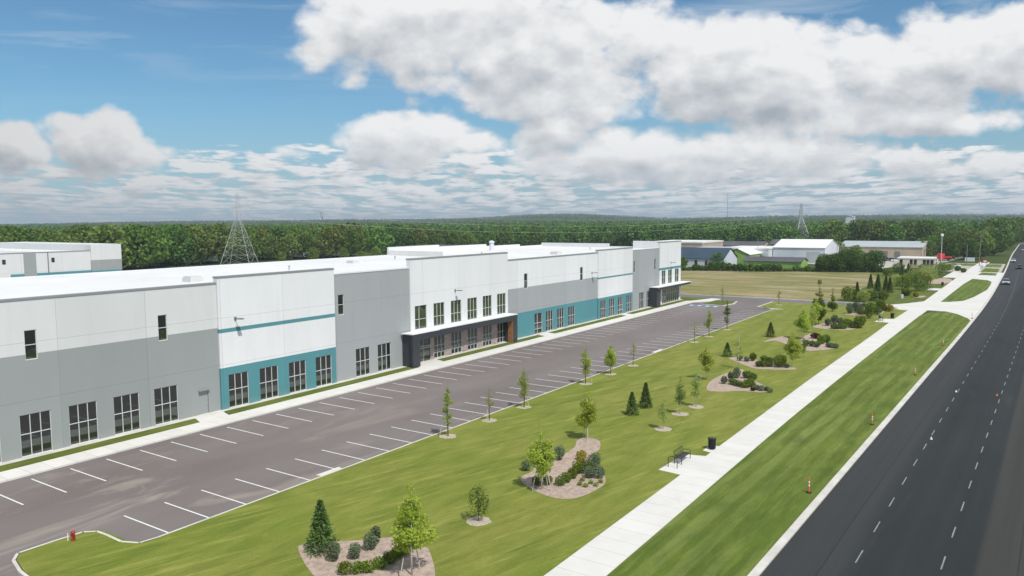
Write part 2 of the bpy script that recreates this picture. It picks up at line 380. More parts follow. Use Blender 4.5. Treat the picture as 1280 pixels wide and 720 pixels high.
# road edge (left) as a smooth curve
EX = np.array([-160, -60, 0, 39, 64, 100, 153, 200, 306, 450, 628, 700, 800, 1200, 2600]); EY = np.array([18.8, 14.9, 12.4, 10.95, 10.1, 8.75, 6.85, 5.5, 4.1, 3.3, 0.5, -10, -36, -200, -900])
def edge(x): return float(np.interp(x, EX, EY))
def edge_s(x): return sum(edge(x+d) for d in (-24, -12, 0, 12, 24))/5 if x < 600 else edge(x)
xs = list(np.arange(-160, 600, 8.0))+[600, 628, 660, 700, 740, 800, 860, 1000, 1200, 1700, 2600]
def ribbon(name, f0, f1, xs, z, m, zb=None):
    b = MB()
    for a, c in zip(xs[:-1], xs[1:]):
        b.face([(a, f1(a), z), (c, f1(c), z), (c, f0(c), z), (a, f0(a), z)][::-1])
        if zb is not None:
            b.face([(a, f1(a), zb), (c, f1(c), zb), (c, f1(c), z), (a, f1(a), z)]); b.face([(a, f0(a), zb), (a, f0(a), z), (c, f0(c), z), (c, f0(c), zb)])
    return structure(b.build(name, m))
ribbon('road', lambda x: edge_s(x)-23, lambda x: edge_s(x)-.45, xs, 0.0, M['road'])
ribbon('road_kerb', lambda x: edge_s(x)-.46, lambda x: edge_s(x)+.0, xs, .10, M['kerb'], -.06)
ribbon('far_road_kerb', lambda x: edge_s(x)-23.6, lambda x: edge_s(x)-22.99, xs, .10, M['kerb'], -.06)
ribbon('far_verge', lambda x: edge_s(x)-60, lambda x: edge_s(x)-23.59, xs, .08, M['verge'], -.06)
# lane dashes
b = MB()
def dash(x0, x1, off, w=.07):
    n = 3
    for k in range(n):
        a = x0+(x1-x0)*k/n; c = x0+(x1-x0)*(k+1)/n
        b.face([(a, edge_s(a)-off-w/2, .006), (c, edge_s(c)-off-w/2, .006), (c, edge_s(c)-off+w/2, .006), (a, edge_s(a)-off+w/2, .006)])
x = -60.5
while x < 600:
    dash(x, x+1.9, 4.2); dash(x+1.6, x+3.5, 8.05, .075); x += 4.93
for k in range(60): dash(-60+k*10, -60+k*10+3, 19)
structure(b.build('lane_markings', M['paint_worn']))

# public sidewalk
WX = [-120, 33, 68, 91, 132, 150, 171.5, 188, 230, 278, 324, 367]; WL = [20.6, 19.8, 19.55, 19.4, 18.7, 18.6, 18.0, 17.1, 16.4, 15.6, 14.6, 13.4]; WR = [17.6, 17.1, 17.0, 16.7, 15.8, 15.4, 14.9, 14.2, 13.0, 11.7, 11.0, 10.0]
wl_ = lambda x: float(np.interp(x, WX, WL)); wr_ = lambda x: float(np.interp(x, WX, WR))
wxs = list(np.arange(-120, 367, 8.0))+[367]
ribbon('sidewalk', wr_, wl_, wxs, .135, M['walk'], -.05)
# verge between sidewalk and road (near)
ax = list(np.arange(-120, 152, 8.0))+[152]
def strip_poly(xa, fa, fb): return [(x, fa(x)) for x in xa]+[(x, fb(x)) for x in reversed(xa)]
pol = [(x, wr_(x)-.003) for x in ax]+[(160, 15.2), (168, 13.9), (170.9, 11.6), (167.5, 9.6), (160.7, 7.3), (157.5, edge_s(157)+.0)]+[(x, edge_s(x)+.003) for x in reversed(ax)]
sheet('verge_lawn', pol, -.05, .11, M['verge'])
sheet('verge_lawn_beyond_driveway', [(189.5, 13.9), (191.0, 12.0), (194.5, 9.9), (205, 8.4), (226.7, 6.5), (245, 6.2), (256, 6.3), (262, 7.4), (266.3, 11.4), (245, 12.5), (215, 13.3)], -.05, .12, M['verge'])
# concrete driveway apron
apr = [(169.4, 19.4), (173.6, 22.9), (178.6, 22.4), (182, 20.2), (189.5, 17.0), (240, 16.2), (278, 15.6), (300, 15.2), (300, 4.8)]+[(x, edge_s(x)+.004) for x in (300, 280, 260, 240, 220, 200, 180, 165, 157.6)]+[(160.9, 7.3), (167.5, 9.5), (170.8, 11.5), (171.5, 14.9)]
sheet('driveway_apron', apr, -.05, .105, M['walk'])
for a, c in ((284, 296), (300, 322), (330, 333)): sheet('far_verge_lawn', [(a, edge_s(a)+1.6), (c, edge_s(c)+1.6), (c+2, 10.2), (a+1, 10.8)], -.05, .13, M['verge'])
sheet('far_verge_lawn', [(335, edge_s(335)+1.6), (352, edge_s(352)+1.6), (352, 23), (338, 22)], -.05, .13, M['verge'])
sheet('far_driveway', [(268, 19.5), (300, 18.5), (300, 15.3), (268, 15.9)], -.05, .12, M['walk'])
sheet('far_driveway', [(300.1, 15.2), (356, 12.5), (356, 24), (340, 27), (300.1, 24)], -.05, .09, M['gravel'])
sheet('far_driveway', [(300.1, 4.9), (356, 4.4), (356, 12.4), (300.1, 15.1)], -.05, .1, M['gravel'])
# parking lot
LE = 41.45
sheet('parking_lot', [(-70, LE), (22.9, LE), (157.5, LE), (159, 44.6), (171.95, 44.6), (171.95, 60.0), (-70, 60.0)], -.05, 0.0, M['lot'])
sheet('cross_drive', [(172.0, 20.2), (172.0, 175), (178.6, 175), (178.6, 21.6), (176, 22.0)], -.05, -.004+.004, M['drive'])
sheet('lot_entrance_apron', [(-70, 30), (17.3, 30), (17.3, 41.4), (-70, 41.4)], -.05, -.004, M['walk'])
# parking marks
b = MB()
def rect(x0, x1, y0, y1, z=.005, mi=0): b.face([(x0, y0, z), (x1, y0, z), (x1, y1, z), (x0, y1, z)], mi)
for i in range(-8, 49):
    x = 25.18+2.74*i
    if x < 157: rect(x-.055, x+.055, 54.04, 59.1)
for i in range(0, 48):
    x = 25.05+2.74*i
    if x < 156: rect(x-.055, x+.055, 46.54, LE+.28)
for k in range(4):     # accessible bays near the far entrance
    y = 53.2+1.75*k; rect(155.6, 158.4, y-.7, y+.7, .009, 1); rect(156.4, 157.6, y-.33, y+.33, .013, 0)
structure(b.build('parking_markings', [M['paint_mark'], M['paint_blue']]))
# kerb along lawn side
b = MB(); b.box(24.2, 157.5, LE-.17, LE+.0, -.05, .13)
for q in ([(157.5, LE), (157.5, LE-.17), (158.0, 39.4), (158.4, 39.4), (159.3, 44.3), (160.3, 45.4), (171.9, 45.4), (171.9, 45.1), (160.5, 45.1), (159.7, 44.2)],
          [(158.8, 52.0), (159.1, 57.2), (159.4, 57.2), (159.2, 52.3), (163.5, 51.6), (168.6, 52.4), (168.6, 52.1), (163.5, 51.2)]): b.prism(q, -.05, .13)
b.box(178.62, 178.95, 23.0, 175, -.05, .13)
# near corner island kerb
isl = [(16.9, 36), (17.6, 43.5), (18.0, 45.2), (18.6, 46.05), (20.6, 46.05), (22.2, 45.95), (22.75, 45.3), (22.8, 44.3), (22.75, 42.6), (23.2, 41.6), (24.2, LE)]
for p, q in zip(isl[:-1], isl[1:]):
    v = Vector((q[0]-p[0], q[1]-p[1], 0)).normalized(); n = Vector((v.y, -v.x, 0))*.17
    b.face([(p[0], p[1], .13), (p[0]+n.x, p[1]+n.y, .13), (q[0]+n.x, q[1]+n.y, .13), (q[0], q[1], .13)][::-1]); b.face([(p[0], p[1], -.05), (q[0], q[1], -.05), (q[0], q[1], .13), (p[0], p[1], .13)])
structure(b.build('lot_kerb', M['kerb']))
for x0, x1 in ((37.2, 39.0), (98.2, 100.9)): sheet('kerb_flume', [(x0, LE-.3), (x1, LE-.3), (x1+.2, LE+.75), (x0-.2, LE+.75)], -.05, .012, M['walk'])
# lawn
lawn = [(17.0, 36), (-120, 30), (-120, wl_(-120)+.003)]+[(x, wl_(x)+.003) for x in wxs[1:37]]+[(169.2, 19.5), (171.9, 22.2), (171.9, 45.0), (160.6, 45.0), (159.8, 44.0), (158.5, 39.2), (157.4, LE-.17), (24.2, LE-.17), (23.3, 41.35), (22.95, 42.5), (22.97, 44.3), (22.9, 45.35), (22.3, 46.12-.2), (20.6, 45.9), (18.7, 45.85), (18.2, 45.1), (17.8, 43.4)]
lawn = [(min(x, 171.9), y) for x, y in lawn]
from mathutils.geometry import tessellate_polygon
def lawn_sheet(name, poly, m, z=.125):
    tri = tessellate_polygon([[Vector((x, y, 0)) for x, y in poly]])
    me = bpy.data.meshes.new(name); me.from_pydata([(x, y, z) for x, y in poly], [], [t for t in tri]); me.materials.append(m)
    me.update()
    for p in me.polygons: p.flip() if p.normal.z < 0 else None
    o = bpy.data.objects.new(name, me); COL.objects.link(o); return structure(o)
lawn_sheet('lawn', lawn, M['lawn'])
lawn_sheet('island_grass', [(159.5, 52.4), (163.5, 51.7), (168.4, 52.5), (168.6, 57), (159.6, 57)], M['strip'], .12)
# field and landscaped strip beyond the cross drive
sheet('field', [(179.0, 34), (179.0, 175), (262, 175), (262, 120), (268, 75), (290, 44), (250, 34)], -.05, .03, M['field'])
sheet('landscape_strip', [(179.0, 23.2), (179.0, 34), (250, 34), (290, 44), (300, 30), (268, 19.6), (268, 16.0), (189.8, 17.15), (182, 20.4)], -.05, .06, M['strip'])
sheet('gravel_yard', [(300, 24), (342, 27), (430, 20), (430, 100), (345, 95), (318, 62), (300, 45)], -.05, .02, M['gravel'])
# building side strips
sheet('building_walk', [(-40, 60.0), (162, 60.0), (166, 57.2), (171.9, 57.0), (171.9, 59.2), (166, 61), (164, 62.3), (-40, 62.3)], -.05, .13, M['walk'])
gaps = [(41.6, 44.2), (72.6, 76.9), (103.0, 105.6), (133.2, 135.4)]
xa = -40
for g0, g1 in gaps+[(166, 166)]:
    sheet('building_grass_strip', [(xa, 62.33), (g0-.6, 62.33), (g0, 63.95), (xa if xa < 0 else xa+.6, 63.95)], -.05, .12, M['strip'])
    if g0 < 160: sheet('door_walk', [(g0-.55, 62.31), (g1-.05, 62.31), (g1+.5, 63.97), (g0+.05, 63.97)], -.05, .118, M['walk'])
    xa = g1
sheet('foundation_strip', [(-40, 63.98), (166.3, 63.98), (166.3, 64.9), (-40, 64.9)], -.05, .13, M['kerb'])
sheet('island_by_entrance', [(166.5, 61.2), (171.9, 59.4), (171.9, 110), (166.5, 110)], -.05, .12, M['strip'])
sheet('rear_yard', [(-60, 103), (166, 103), (300, 103), (300, 290), (-60, 290)], -.05, -.02, M['gravel'])

# ------------------------------------------------------------------ the warehouse
WY = 64.7
wh = empty('warehouse', (95, WY, 0), label='long white, grey and teal warehouse with a row of tall windows beside the parking lot', cat='warehouse')
def reparent(o): o.location = (-95, -WY, 0); return o          # meshes are in scene coordinates
def wall_panel(x0, x1, top, bands, holes, y, mats, ret=.6):
    """wall from x0..x1 with colour bands [(z_top, material index)] and rectangular openings"""
    b = MB(); zs = sorted({0.0, top} | {z for z, _ in bands if z < top} | {h[2] for h in holes} | {h[3] for h in holes})
    xs = sorted({x0, x1} | {h[0] for h in holes} | {h[1] for h in holes})
    def mi(z):
        for zt, k in bands:
            if z < zt: return k
        return bands[-1][1]
    for a, c in zip(xs[:-1], xs[1:]):
        for l, u in zip(zs[:-1], zs[1:]):
            xm, zm = (a+c)/2, (l+u)/2
            if any(h[0] < xm < h[1] and h[2] < zm < h[3] for h in holes): continue
            b.face([(a, y, l), (c, y, l), (c, y, u), (a, y, u)], mi(zm))
    for h in holes:
        d = .16; k = mi((h[2]+h[3])/2)
        b.face([(h[0], y, h[2]), (h[0], y, h[3]), (h[0], y+d, h[3]), (h[0], y+d, h[2])], k); b.face([(h[1], y, h[2]), (h[1], y+d, h[2]), (h[1], y+d, h[3]), (h[1], y, h[3])], k)
        b.face([(h[0], y, h[2]), (h[0], y+d, h[2]), (h[1], y+d, h[2]), (h[1], y, h[2])], len(mats)-1); b.face([(h[0], y, h[3]), (h[1], y, h[3]), (h[1], y+d, h[3]), (h[0], y+d, h[3])], k)
    # ends, top, back of parapet
    zz = [0.0]+[z for z, _ in bands if z < top]+[top]
    for l, u in zip(zz[:-1], zz[1:]):
        k = mi((l+u)/2); b.face([(x0, y, l), (x0, y, u), (x0, y+ret, u), (x0, y+ret, l)], k); b.face([(x1, y, l), (x1, y+ret, l), (x1, y+ret, u), (x1, y, u)], k)
    b.face([(x0, y, top), (x1, y, top), (x1, y+ret, top), (x0, y+ret, top)], 0); b.face([(x0, y+ret, 11.0), (x0, y+ret, top), (x1, y+ret, top), (x1, y+ret, 11.0)], 0)
    return b.build('wall', mats, wh)
def window(x0, x1, z0, z1, y, cols, rows, parent, gm='glass', door=None):
    d = .13
    g = MB(); g.face([(x0, y+d, z0), (x1, y+d, z0), (x1, y+d, z1), (x0, y+d, z1)]); w = g.build('window', M[gm], parent); reparent(w) if parent is wh else None
    f = MB(); t = .042; y0, y1 = y+.05, y+d-.004
    f.box(x0, x1, y0, y1, z0, z0+t); f.box(x0, x1, y0, y1, z1-t, z1)
    f.box(x0, x0+t, y0, y1, z0+t, z1-t); f.box(x1-t, x1, y0, y1, z0+t, z1-t)
    for c in cols: f.box(x0+(x1-x0)*c-t*.55, x0+(x1-x0)*c+t*.55, y0+.003, y1, z0+t, z1-t)
    for r in rows: f.box(x0+t, x1-t, y0+.006, y1, z0+(z1-z0)*r-t*.6, z0+(z1-z0)*r+t*.6)
    f.build('frame', M['frame'], w); return w
thirds = (1/3, 2/3)
WH = [(0, 'mats')]
def bay(x0, x1, top, bands, mats, lows, highs, y, cop='coping', extra=()):
    holes = [(a, c, .14, 3.5) for a, c in lows]+[(a, c, 7.8, 10.15) for a, c in highs]+list(extra)
    reparent(wall_panel(x0, x1, top, bands, holes, y, mats+[M['frame']]))
    for a, c in lows: window(a, c, .14, 3.5, y, thirds, (.53,), wh)
    for a, c in highs: window(a, c, 7.8, 10.15, y, (), (.5,), wh)
    b = MB(); b.box(x0-.02, x1+.02, y-.05, y+.66, top, top+.16); reparent(b.build('coping', M[cop], wh))
A, B = WY, WY-.18
def lw(*xs): return [(x, x+2.33) for x in xs]
bay(-40, 44.95, 12.55, [(8.25, 1), (99, 0)], [M['lgrey'], M['grey']], lw(26.98-3.74*4, 26.98-3.74*3, 26.98-3.74*2, 26.98-3.74, 26.98, 30.69, 34.42, 38.14), [(5.5, 6.4), (16.6, 17.5), (27.7, 28.6), (38.84, 39.72)], A, extra=[(42.6, 43.65, .02, 2.2)])
dr = MB(); dr.box(42.62, 43.63, A+.1, A+.15, .02, 2.18); d = reparent(dr.build('door', M['grey'], wh)); d['label'] = 'plain grey service door'
dr = MB(); dr.box(43.48, 43.56, A+.03, A+.1, .95, 1.1); dr.build('handle', M['steel'], d)
dr = MB(); dr.box(42.55, 43.7, A-.22, A-.01, 2.42, 2.49); reparent(dr.build('door_canopy', M['coping'], wh))
bay(44.97, 60.05, 13.12, [(4.25, 1), (7.72, 0), (8.12, 1), (99, 0)], [M['white'], M['teal']], lw(45.82, 49.53, 53.3, 57.03), [], B)
bay(60.07, 72.95, 12.5, [(99, 0)], [M['grey2']], lw(63.35, 67.03), [(60.75, 61.65)], A, 'coping_w')
ups = [(73.78, 76.14), (77.55, 79.85), (81.25, 83.6), (85.0, 87.3), (88.7, 90.95), (92.35, 94.62)]
bay(72.97, 95.2, 13.6, [(3.95, 1), (99, 0)], [M['white'], M['brick']], [], [], B, extra=[(a, c, 4.5, 7.58) for a, c in ups]+[(a, c, .18, 3.5) for a, c in ups[1:]]+[(74.6, 76.9, .02, 3.4)])
for i, (a, c) in enumerate(ups):
    window(a, c, 4.5, 7.58, B, (.38,) if i == 0 else thirds, (.42,), wh, 'glass_g')
    if i: window(a, c, .18, 3.5, B, thirds, (.5, .22), wh)
w = window(74.6, 76.9, .02, 3.4, B, (.32,), (.62, .55), wh); w['label'] = 'glazed entrance doors with sidelight'
h = MB(); h.box(75.45, 75.49, B-.03, B+.04, .8, 1.6); h.build('handle', M['steel'], w)
bay(95.22, 125.05, 12.4, [(4.08, 2), (8.0, 1), (99, 0)], [M['white'], M['grey2'], M['teal']], lw(106.65, 110.35, 114.1), [(100.05, 101.1), (118.4, 119.45)], A, extra=[(103.1, 105.5, .02, 3.5)])
w = window(103.1, 105.5, .02, 3.5, A, (.4,), (.53, .25), wh); w['label'] = 'glazed side entrance door with sidelight'
bay(125.07, 139.98, 12.85, [(4.0, 1), (7.56, 0), (7.86, 1), (99, 0)], [M['white'], M['teal']], lw(125.95, 129.6, 137.2), [], B, extra=[(133.3, 135.6, .02, 3.5)])
w = window(133.3, 135.6, .02, 3.5, B, (.4, .7), (.53, .25), wh); w['label'] = 'glazed rear bay door with sidelight'
bay(140.0, 153.78, 12.35, [(99, 0)], [M['grey2']], lw(143.7, 147.4), [(140.85, 141.6), (151.3, 152.2)], A, 'coping_w')
u8 = [(154.95, 157.15), (158.55, 160.85), (162.5, 164.9)]
bay(153.8, 166.05, 13.5, [(7.5, 0), (8.0, 1), (99, 0)], [M['white'], M['teal']], [], [], B, extra=[(a, c, 4.35, 7.4) for a, c in u8]+[(155.2, 165.2, .05, 3.6)])
for a, c in u8: window(a, c, 4.35, 7.4, B, (.5,), (.5,), wh, 'glass_g')
window(155.2, 165.2, .05, 3.6, B, (.12, .25, .38, .5, .62, .75, .88), (.62,), wh, 'glass_g')['label'] = 'wide glazed corner lobby front'
# roof, side and rear walls
b = MB(); b.face([(-40, A+.6, 11.75), (166, A+.6, 11.75), (166, 101.4, 11.95), (-40, 101.4, 11.95)]); b.face([(-40, A+.6, 11.5), (-40, 101.4, 11.5), (166, 101.4, 11.5), (166, A+.6, 11.5)]); reparent(b.build('roof', M['roof'], wh))
b = MB()
for x0, x1, z in ((-40, 108.65, 12.02), (108.65, 124, 13.5), (124, 141, 13.15), (141, 155, 12.7), (155, 165.6, 12.25)): b.box(x0, x1, 101.4, 101.8, 0, z)
b.box(-40.3, -40.0, A, 101.8, 0, 12.3)
for y0, y1, z in ((B+.62, 76.3, 13.5), (76.3, 82.7, 12.15), (82.7, 101.8, 12.8)): b.box(165.65, 166.05, y0, y1, 0, z)
reparent(b.build('wall', M['white'], wh))
for x0, x1, y0, y1, z in ((108.6, 108.95, 88, 101.4, 12.9),): 
    b = MB(); b.box(x0, x1, y0, y1, 11.9, z); reparent(b.build('parapet', M['roof'], wh))
for (x, y, sx, sy, h) in ((50.5, 77.3, 1.6, 1.6, .7), (128, 75, 1.7, 1.7, .6), (86, 88, 1.5, 1.5, .5)):
    b = MB(); b.box(x, x+sx, y, y+sy, 11.7, 11.9+h*.5); b.box(x+.1, x+sx-.1, y+.1, y+sy-.1, 11.9+h*.5, 11.9+h*.8); o = reparent(b.build('roof_hatch', M['hatch'], wh))
b = MB(); b.tube([(137.3, 97.3, 11.9), (137.3, 97.3, 13.6)], .5, 14); b.tube([(137.3, 97.3, 13.6), (137.3, 97.3, 13.9), (137.3, 97.3, 14.1)], [.62, .62, .25], 14); reparent(b.build('roof_vent', M['wmetal'], wh))
for x, y in ((20, 80), (33, 92), (18.5, 72), (70, 84), (98, 90), (118, 86), (151, 80)):
    b = MB(); b.tube([(x, y, 11.8), (x, y, 12.45)], .12, 8); b.tube([(x, y, 12.45), (x, y, 12.52)], .2, 8); reparent(b.build('roof_pipe', M['steel'], wh))
# entrance portal
PF = 62.95
b = MB(); b.box(71.45, 95.4, PF, B-.003, 3.48, 4.28); b.box(71.45, 72.55, PF, A-.003, 0, 3.48); b.box(94.3, 95.4, PF, A-.003, 0, 3.48); b.box(71.15, 76.4, PF-.3, PF-.002, 3.48, 4.3); b.box(71.15, 72.55, PF-.3, PF-.002, 0, 3.48)
o = reparent(b.build('entrance_portal', M['charcoal'], wh)); o['label'] = 'charcoal framed entrance portal along the brick bay'
b = MB(); b.box(71.1, 95.45, PF-.04, B-.003, 4.29, 4.40); b.box(71.1, 76.45, PF-.35, PF-.043, 4.305, 4.40); c = b.build('portal_roof', M['roof'], o)
b = MB(); b.box(94.2, 94.297, PF+.05, PF+.95, .0, 3.48); c = b.build('wood_panel', M['wood'], o)
# far corner canopy
b = MB(); b.box(148.6, 167.3, 62.6, B-.003, 3.75, 4.2); b.box(166.06, 167.3, B, 67.5, 3.75, 4.2); b.box(148.6, 150.6, 62.9, A-.003, 0, 3.75)
o = reparent(b.build('corner_canopy', M['charcoal'], wh)); b = MB(); b.box(148.5, 167.4, 62.5, B-.003, 4.21, 4.33); b.build('canopy_roof', M['roof'], o)
# wall lights
for x, y, z in ((46.84, B, 9.0), (82.2, B, 8.95), (122.8, A, 8.9), (160.0, B, 8.9)):
    b = MB(); b.box(x-.12, x+.12, y-.1, y-.002, z-.15, z+.15); b.tube([(x, y-.1, z), (x, y-.6, z+.03)], .04, 6); b.box(x-.22, x+.22, y-1.15, y-.55, z-.02, z+.08)
    reparent(b.build('wall_light', M['steel_d'], wh))

# ------------------------------------------------------------------ second warehouse, left
w2 = empty('warehouse', (20, 158, 0), label='white warehouse with a flat white roof at the left edge in front of the woods', cat='warehouse')
def rp2(o): o.location = (-20, -158, 0); return o
Y2 = 158
b = MB(); b.box(-70, 81, Y2, Y2+1, 0, 12.85, 0); b.box(-70, 81, Y2+1, 236, 0, 12.3, 1); b.box(-70, -20, 234, 236, 12.3, 13.2, 1); b.box(0, 40, 234, 236, 12.3, 13.1, 1); b.box(46, 66, 234, 236, 12.3, 13.6, 1); b.box(74, 81, 160, 236, 12.3, 12.8, 1)
rp2(b.build('wall', [M['lgrey'], M['roof']], w2))
b = MB(); b.box(-70, 81.02, Y2-.05, Y2+1.05, 12.86, 13.0); rp2(b.build('coping', M['coping'], w2))
b = MB(); b.box(68.4, 70.6, Y2-.06, Y2-.003, 0, 12.85); b.box(60, 63, Y2-.06, Y2-.003, 0, 12.85); o = rp2(b.build('grey_panel', M['grey'], w2))
b = MB(); b.box(72.7, 72.85, Y2-.12, Y2-.003, 0, 12.85); rp2(b.build('downpipe', M['steel_d'], w2))
b = MB(); b.box(66, 81.0, Y2-.04, Y2-.003, 6.6, 8.95); rp2(b.build('teal_band', M['teal'], w2))
b = MB(); b.box(81.02, 87.3, Y2-.25, 200, 0, 8.8, 2); b.box(81.02, 87.3, Y2-.25, 200, 8.8, 10.98, 1); b.box(81.02, 87.3, Y2-.25, 200, 10.98, 14.15, 0); rp2(b.build('wall', [M['lgrey'], M['grey'], M['teal']], w2))
for x in (64.7, 73.4, 55):
    b = MB(); b.box(x, x+.6, Y2-.03, Y2-.003, 10.9, 11.8); o = rp2(b.build('window', M['glass'], w2))
b = MB(); b.tube([(62.5, 190, 12.3), (62.5, 190, 13.4)], 1.1, 12); rp2(b.build('roof_vent', M['groof'], w2))
b = MB(); b.box(54, 57, 172, 174, 12.3, 13.5); rp2(b.build('roof_unit', M['wmetal'], w2))

# ------------------------------------------------------------------ small outlying buildings
def simple_building(name, label, x0, x1, y0, y1, eave, ridge, ridge_axis, wallm, roofm, cat='building', wins=(), group=None, eave_over=.3):
    """gabled/flat building; wins: (y or x centre, z0, z1, width) on the face towards -X ('W') or -Y ('S')"""
    cx, cy = (x0+x1)/2, (y0+y1)/2
    t = empty(name, (cx, cy, 0), label=label, cat=cat, group=group)
    X0, X1, Y0, Y1 = x0-cx, x1-cx, y0-cy, y1-cy
    b = MB()
    if ridge_axis is None:
        b.box(X0, X1, Y0, Y1, 0, eave); b.build('wall', wallm, t)
        b = MB(); b.box(X0-.2, X1+.2, Y0-.2, Y1+.2, eave+.003, ridge); b.build('roof', roofm, t)
    else:
        if ridge_axis == 'y':
            xm = 0; b.prism([(X0, Y0), (X1, Y0), (X1, Y1), (X0, Y1)], 0, eave)
            for yy, s in ((Y0, 1), (Y1, -1)):
                f = [(X0, yy, eave), (X1, yy, eave), (0, yy, ridge)]; b.face(f if s > 0 else f[::-1])
            b.build('wall', wallm, t); b = MB(); o_ = eave_over; k = (ridge-eave)/(X1)
            for s in (-1, 1):
                P = [(s*(X1+o_), Y0-o_, eave-k*o_+.05), (s*(X1+o_), Y1+o_, eave-k*o_+.05), (0, Y1+o_, ridge+.05), (0, Y0-o_, ridge+.05)]
                b.face(P if s > 0 else P[::-1]); P = [(p[0], p[1], p[2]+.15) for p in P]; b.face(P if s > 0 else P[::-1])
                b.face([(s*(X1+o_), Y0-o_, eave-k*o_+.05), (s*(X1+o_), Y1+o_, eave-k*o_+.05), (s*(X1+o_), Y1+o_, eave-k*o_+.2), (s*(X1+o_), Y0-o_, eave-k*o_+.2)])
            b.build('roof', roofm, t)
        else:
            b.prism([(X0, Y0), (X1, Y0), (X1, Y1), (X0, Y1)], 0, eave)
            for xx, s in ((X0, 1), (X1, -1)): b.face([(xx, Y0, eave), (xx, 0, ridge), (xx, Y1, eave)])
            b.build('wall', wallm, t); b = MB(); o_ = eave_over; k = (ridge-eave)/Y1
            for s in (-1, 1):
                for dz in (.05, .2):
                    b.face([(X0-o_, s*(Y1+o_), eave-k*o_+dz), (X1+o_, s*(Y1+o_), eave-k*o_+dz), (X1+o_, 0, ridge+dz), (X0-o_, 0, ridge+dz)])
                b.face([(X0-o_, s*(Y1+o_), eave-k*o_+.05), (X1+o_, s*(Y1+o_), eave-k*o_+.05), (X1+o_, s*(Y1+o_), eave-k*o_+.2), (X0-o_, s*(Y1+o_), eave-k*o_+.2)])
            b.build('roof', roofm, t)
    for face, c, z0, z1, wd, nm, mm in wins:
        b = MB()
        if face == 'W': b.box(X0-.08, X0-.003, c-cy-wd/2, c-cy+wd/2, z0, z1)
        else: b.box(c-cx-wd/2, c-cx+wd/2, Y0-.08, Y0-.003, z0, z1)
        b.build(nm, M[mm], t)
    return t
simple_building('low_building', 'long low building with a navy blue roof and pale windowed wall beyond the field', 272, 288, 89.5, 150, 3.9, 7.6, 'y', M['wmetal'], M['navy'], wins=[('W', 92+3.9*k, 1.6, 3.4, 1.0, 'window', 'glass') for k in range(13)])
simple_building('green_building', 'low lime green building with a dark roof behind the hedge', 288, 298, 66, 87, 2.6, 4.0, 'y', M['lime'], M['droof'])
simple_building('green_gabled_building', 'white roofed shed with a lime green gable end', 309, 345, 91, 101, 4.0, 6.3, 'x', M['lime'], M['wroof'], wins=[('S', 313, 1, 3, 1.4, 'window', 'glass'), ('S', 326, .5, 3.2, 3.6, 'door', 'glass')])
simple_building('white_industrial_building', 'large white gabled metal building with a grey roller door', 333, 362, 67, 88, 6.2, 9.3, 'y', M['wmetal'], M['wroof'], wins=[('W', 71.5, .2, 4.6, 5.2, 'roller_door', 'groof'), ('W', 80, .2, 2.4, 1.6, 'door', 'groof')])
simple_building('white_annex', 'long flat roofed white annex beside the gabled metal building', 327, 350, 88.3, 107, 5.6, 6.2, None, M['wmetal'], M['wroof'], wins=[('W', 90, .2, 3.0, 1.2, 'door', 'groof')])
simple_building('tan_building', 'pinkish tan flat roofed building behind the navy roof', 368, 400, 132, 160, 6.4, 7.2, None, M['tanpink'], M['wroof'])
simple_building('brown_building', 'low brown flat roofed building beside the pinkish tan one', 350, 368, 113, 130, 4.6, 5.0, None, M['tan'], M['groof'])
simple_building('long_grey_shed', 'long dark grey roofed shed on the far left of the white annex', 430, 452, 120, 178, 3.2, 5.4, 'y', M['tan'], M['droof'])
simple_building('long_grey_shed', 'long dark grey roofed shed behind the white annex', 440, 462, 104, 119, 4.0, 6.4, 'y', M['tan'], M['droof'])
simple_building('tan_warehouse', 'wide tan warehouse with a pale blue grey roof above the parked cars', 382, 430, 36, 72, 5.2, 7.2, 'y', M['tan'], M['groof'], wins=[('W', 46+5*k, .3, 3.4, 2.2, 'door', 'steel_d') for k in range(5)]+[('S', 390+9*k, .5, 4.4, 3.6, 'window', 'steel_d') for k in range(4)])
simple_building('low_shop', 'low cream building with dark arched openings beside the red canopy', 323, 334, 26, 38.6, 3.1, 3.45, None, M['cream'], M['wroof'], wins=[('W', y, .8, 2.7, .95, 'window', 'glass') for y in (37.4, 34, 32.6, 29.6, 28.4, 27.1)])
simple_building('long_dark_warehouse', 'very long dark roofed building just above the warehouse parapet', 300, 330, 140, 275, 4.9, 5.3, None, M['droof'], M['droof'])
def at(px, D): d = ray(px, 280); k = D/math.hypot(d[0], d[1]); return float(d[0]*k), float(d[1]*k)
x, y = at(1062, 900); simple_building('white_house', 'small white building above the trees left of the tan warehouse roof', x, x+8, y-4.2, y+4.2, 19.6, 21, 'x', M['wmetal'], M['wroof'])
for px, w_, z_, l in ((1146, 7, 12.3, 'white roof among the trees left of the street lamp'), (1180, 2.6, 12.3, 'tiny white roof among the trees above the street lamp'), (1207, 2.6, 12.3, 'tiny white roof among the trees right of the street lamp')):
    x, y = at(px, 500); simple_building('distant_house', l, x, x+w_, y-w_/2, y+w_/2, z_-1.6, z_, 'x', M['wmetal'], M['wroof'], cat='house')
simple_building('storage_shed', 'small cream shed between bushes left of the parked cars', 312, 322, 47, 52, 2.4, 2.8, None, M['cream'], M['wroof'])

# red canopy next to low shop
t = empty('red_canopy', (327, 24.6, 0), label='bright red round canopy beside the cream low building', cat='canopy')
b = MB(); b.tube([(0, 0, 3.1), (0, 0, 5.0)], 1.25, 16); b.build('drum', M['redbright'], t)
b = MB(); b.tube([(0, 0, 0), (0, 0, 3.2)], .3, 8); b.build('post', M['steel_d'], t)
b = MB(); b.box(-1, 1, -3.6, -1.4, 3.5, 3.9); b.build('awning', M['redbright'], t)

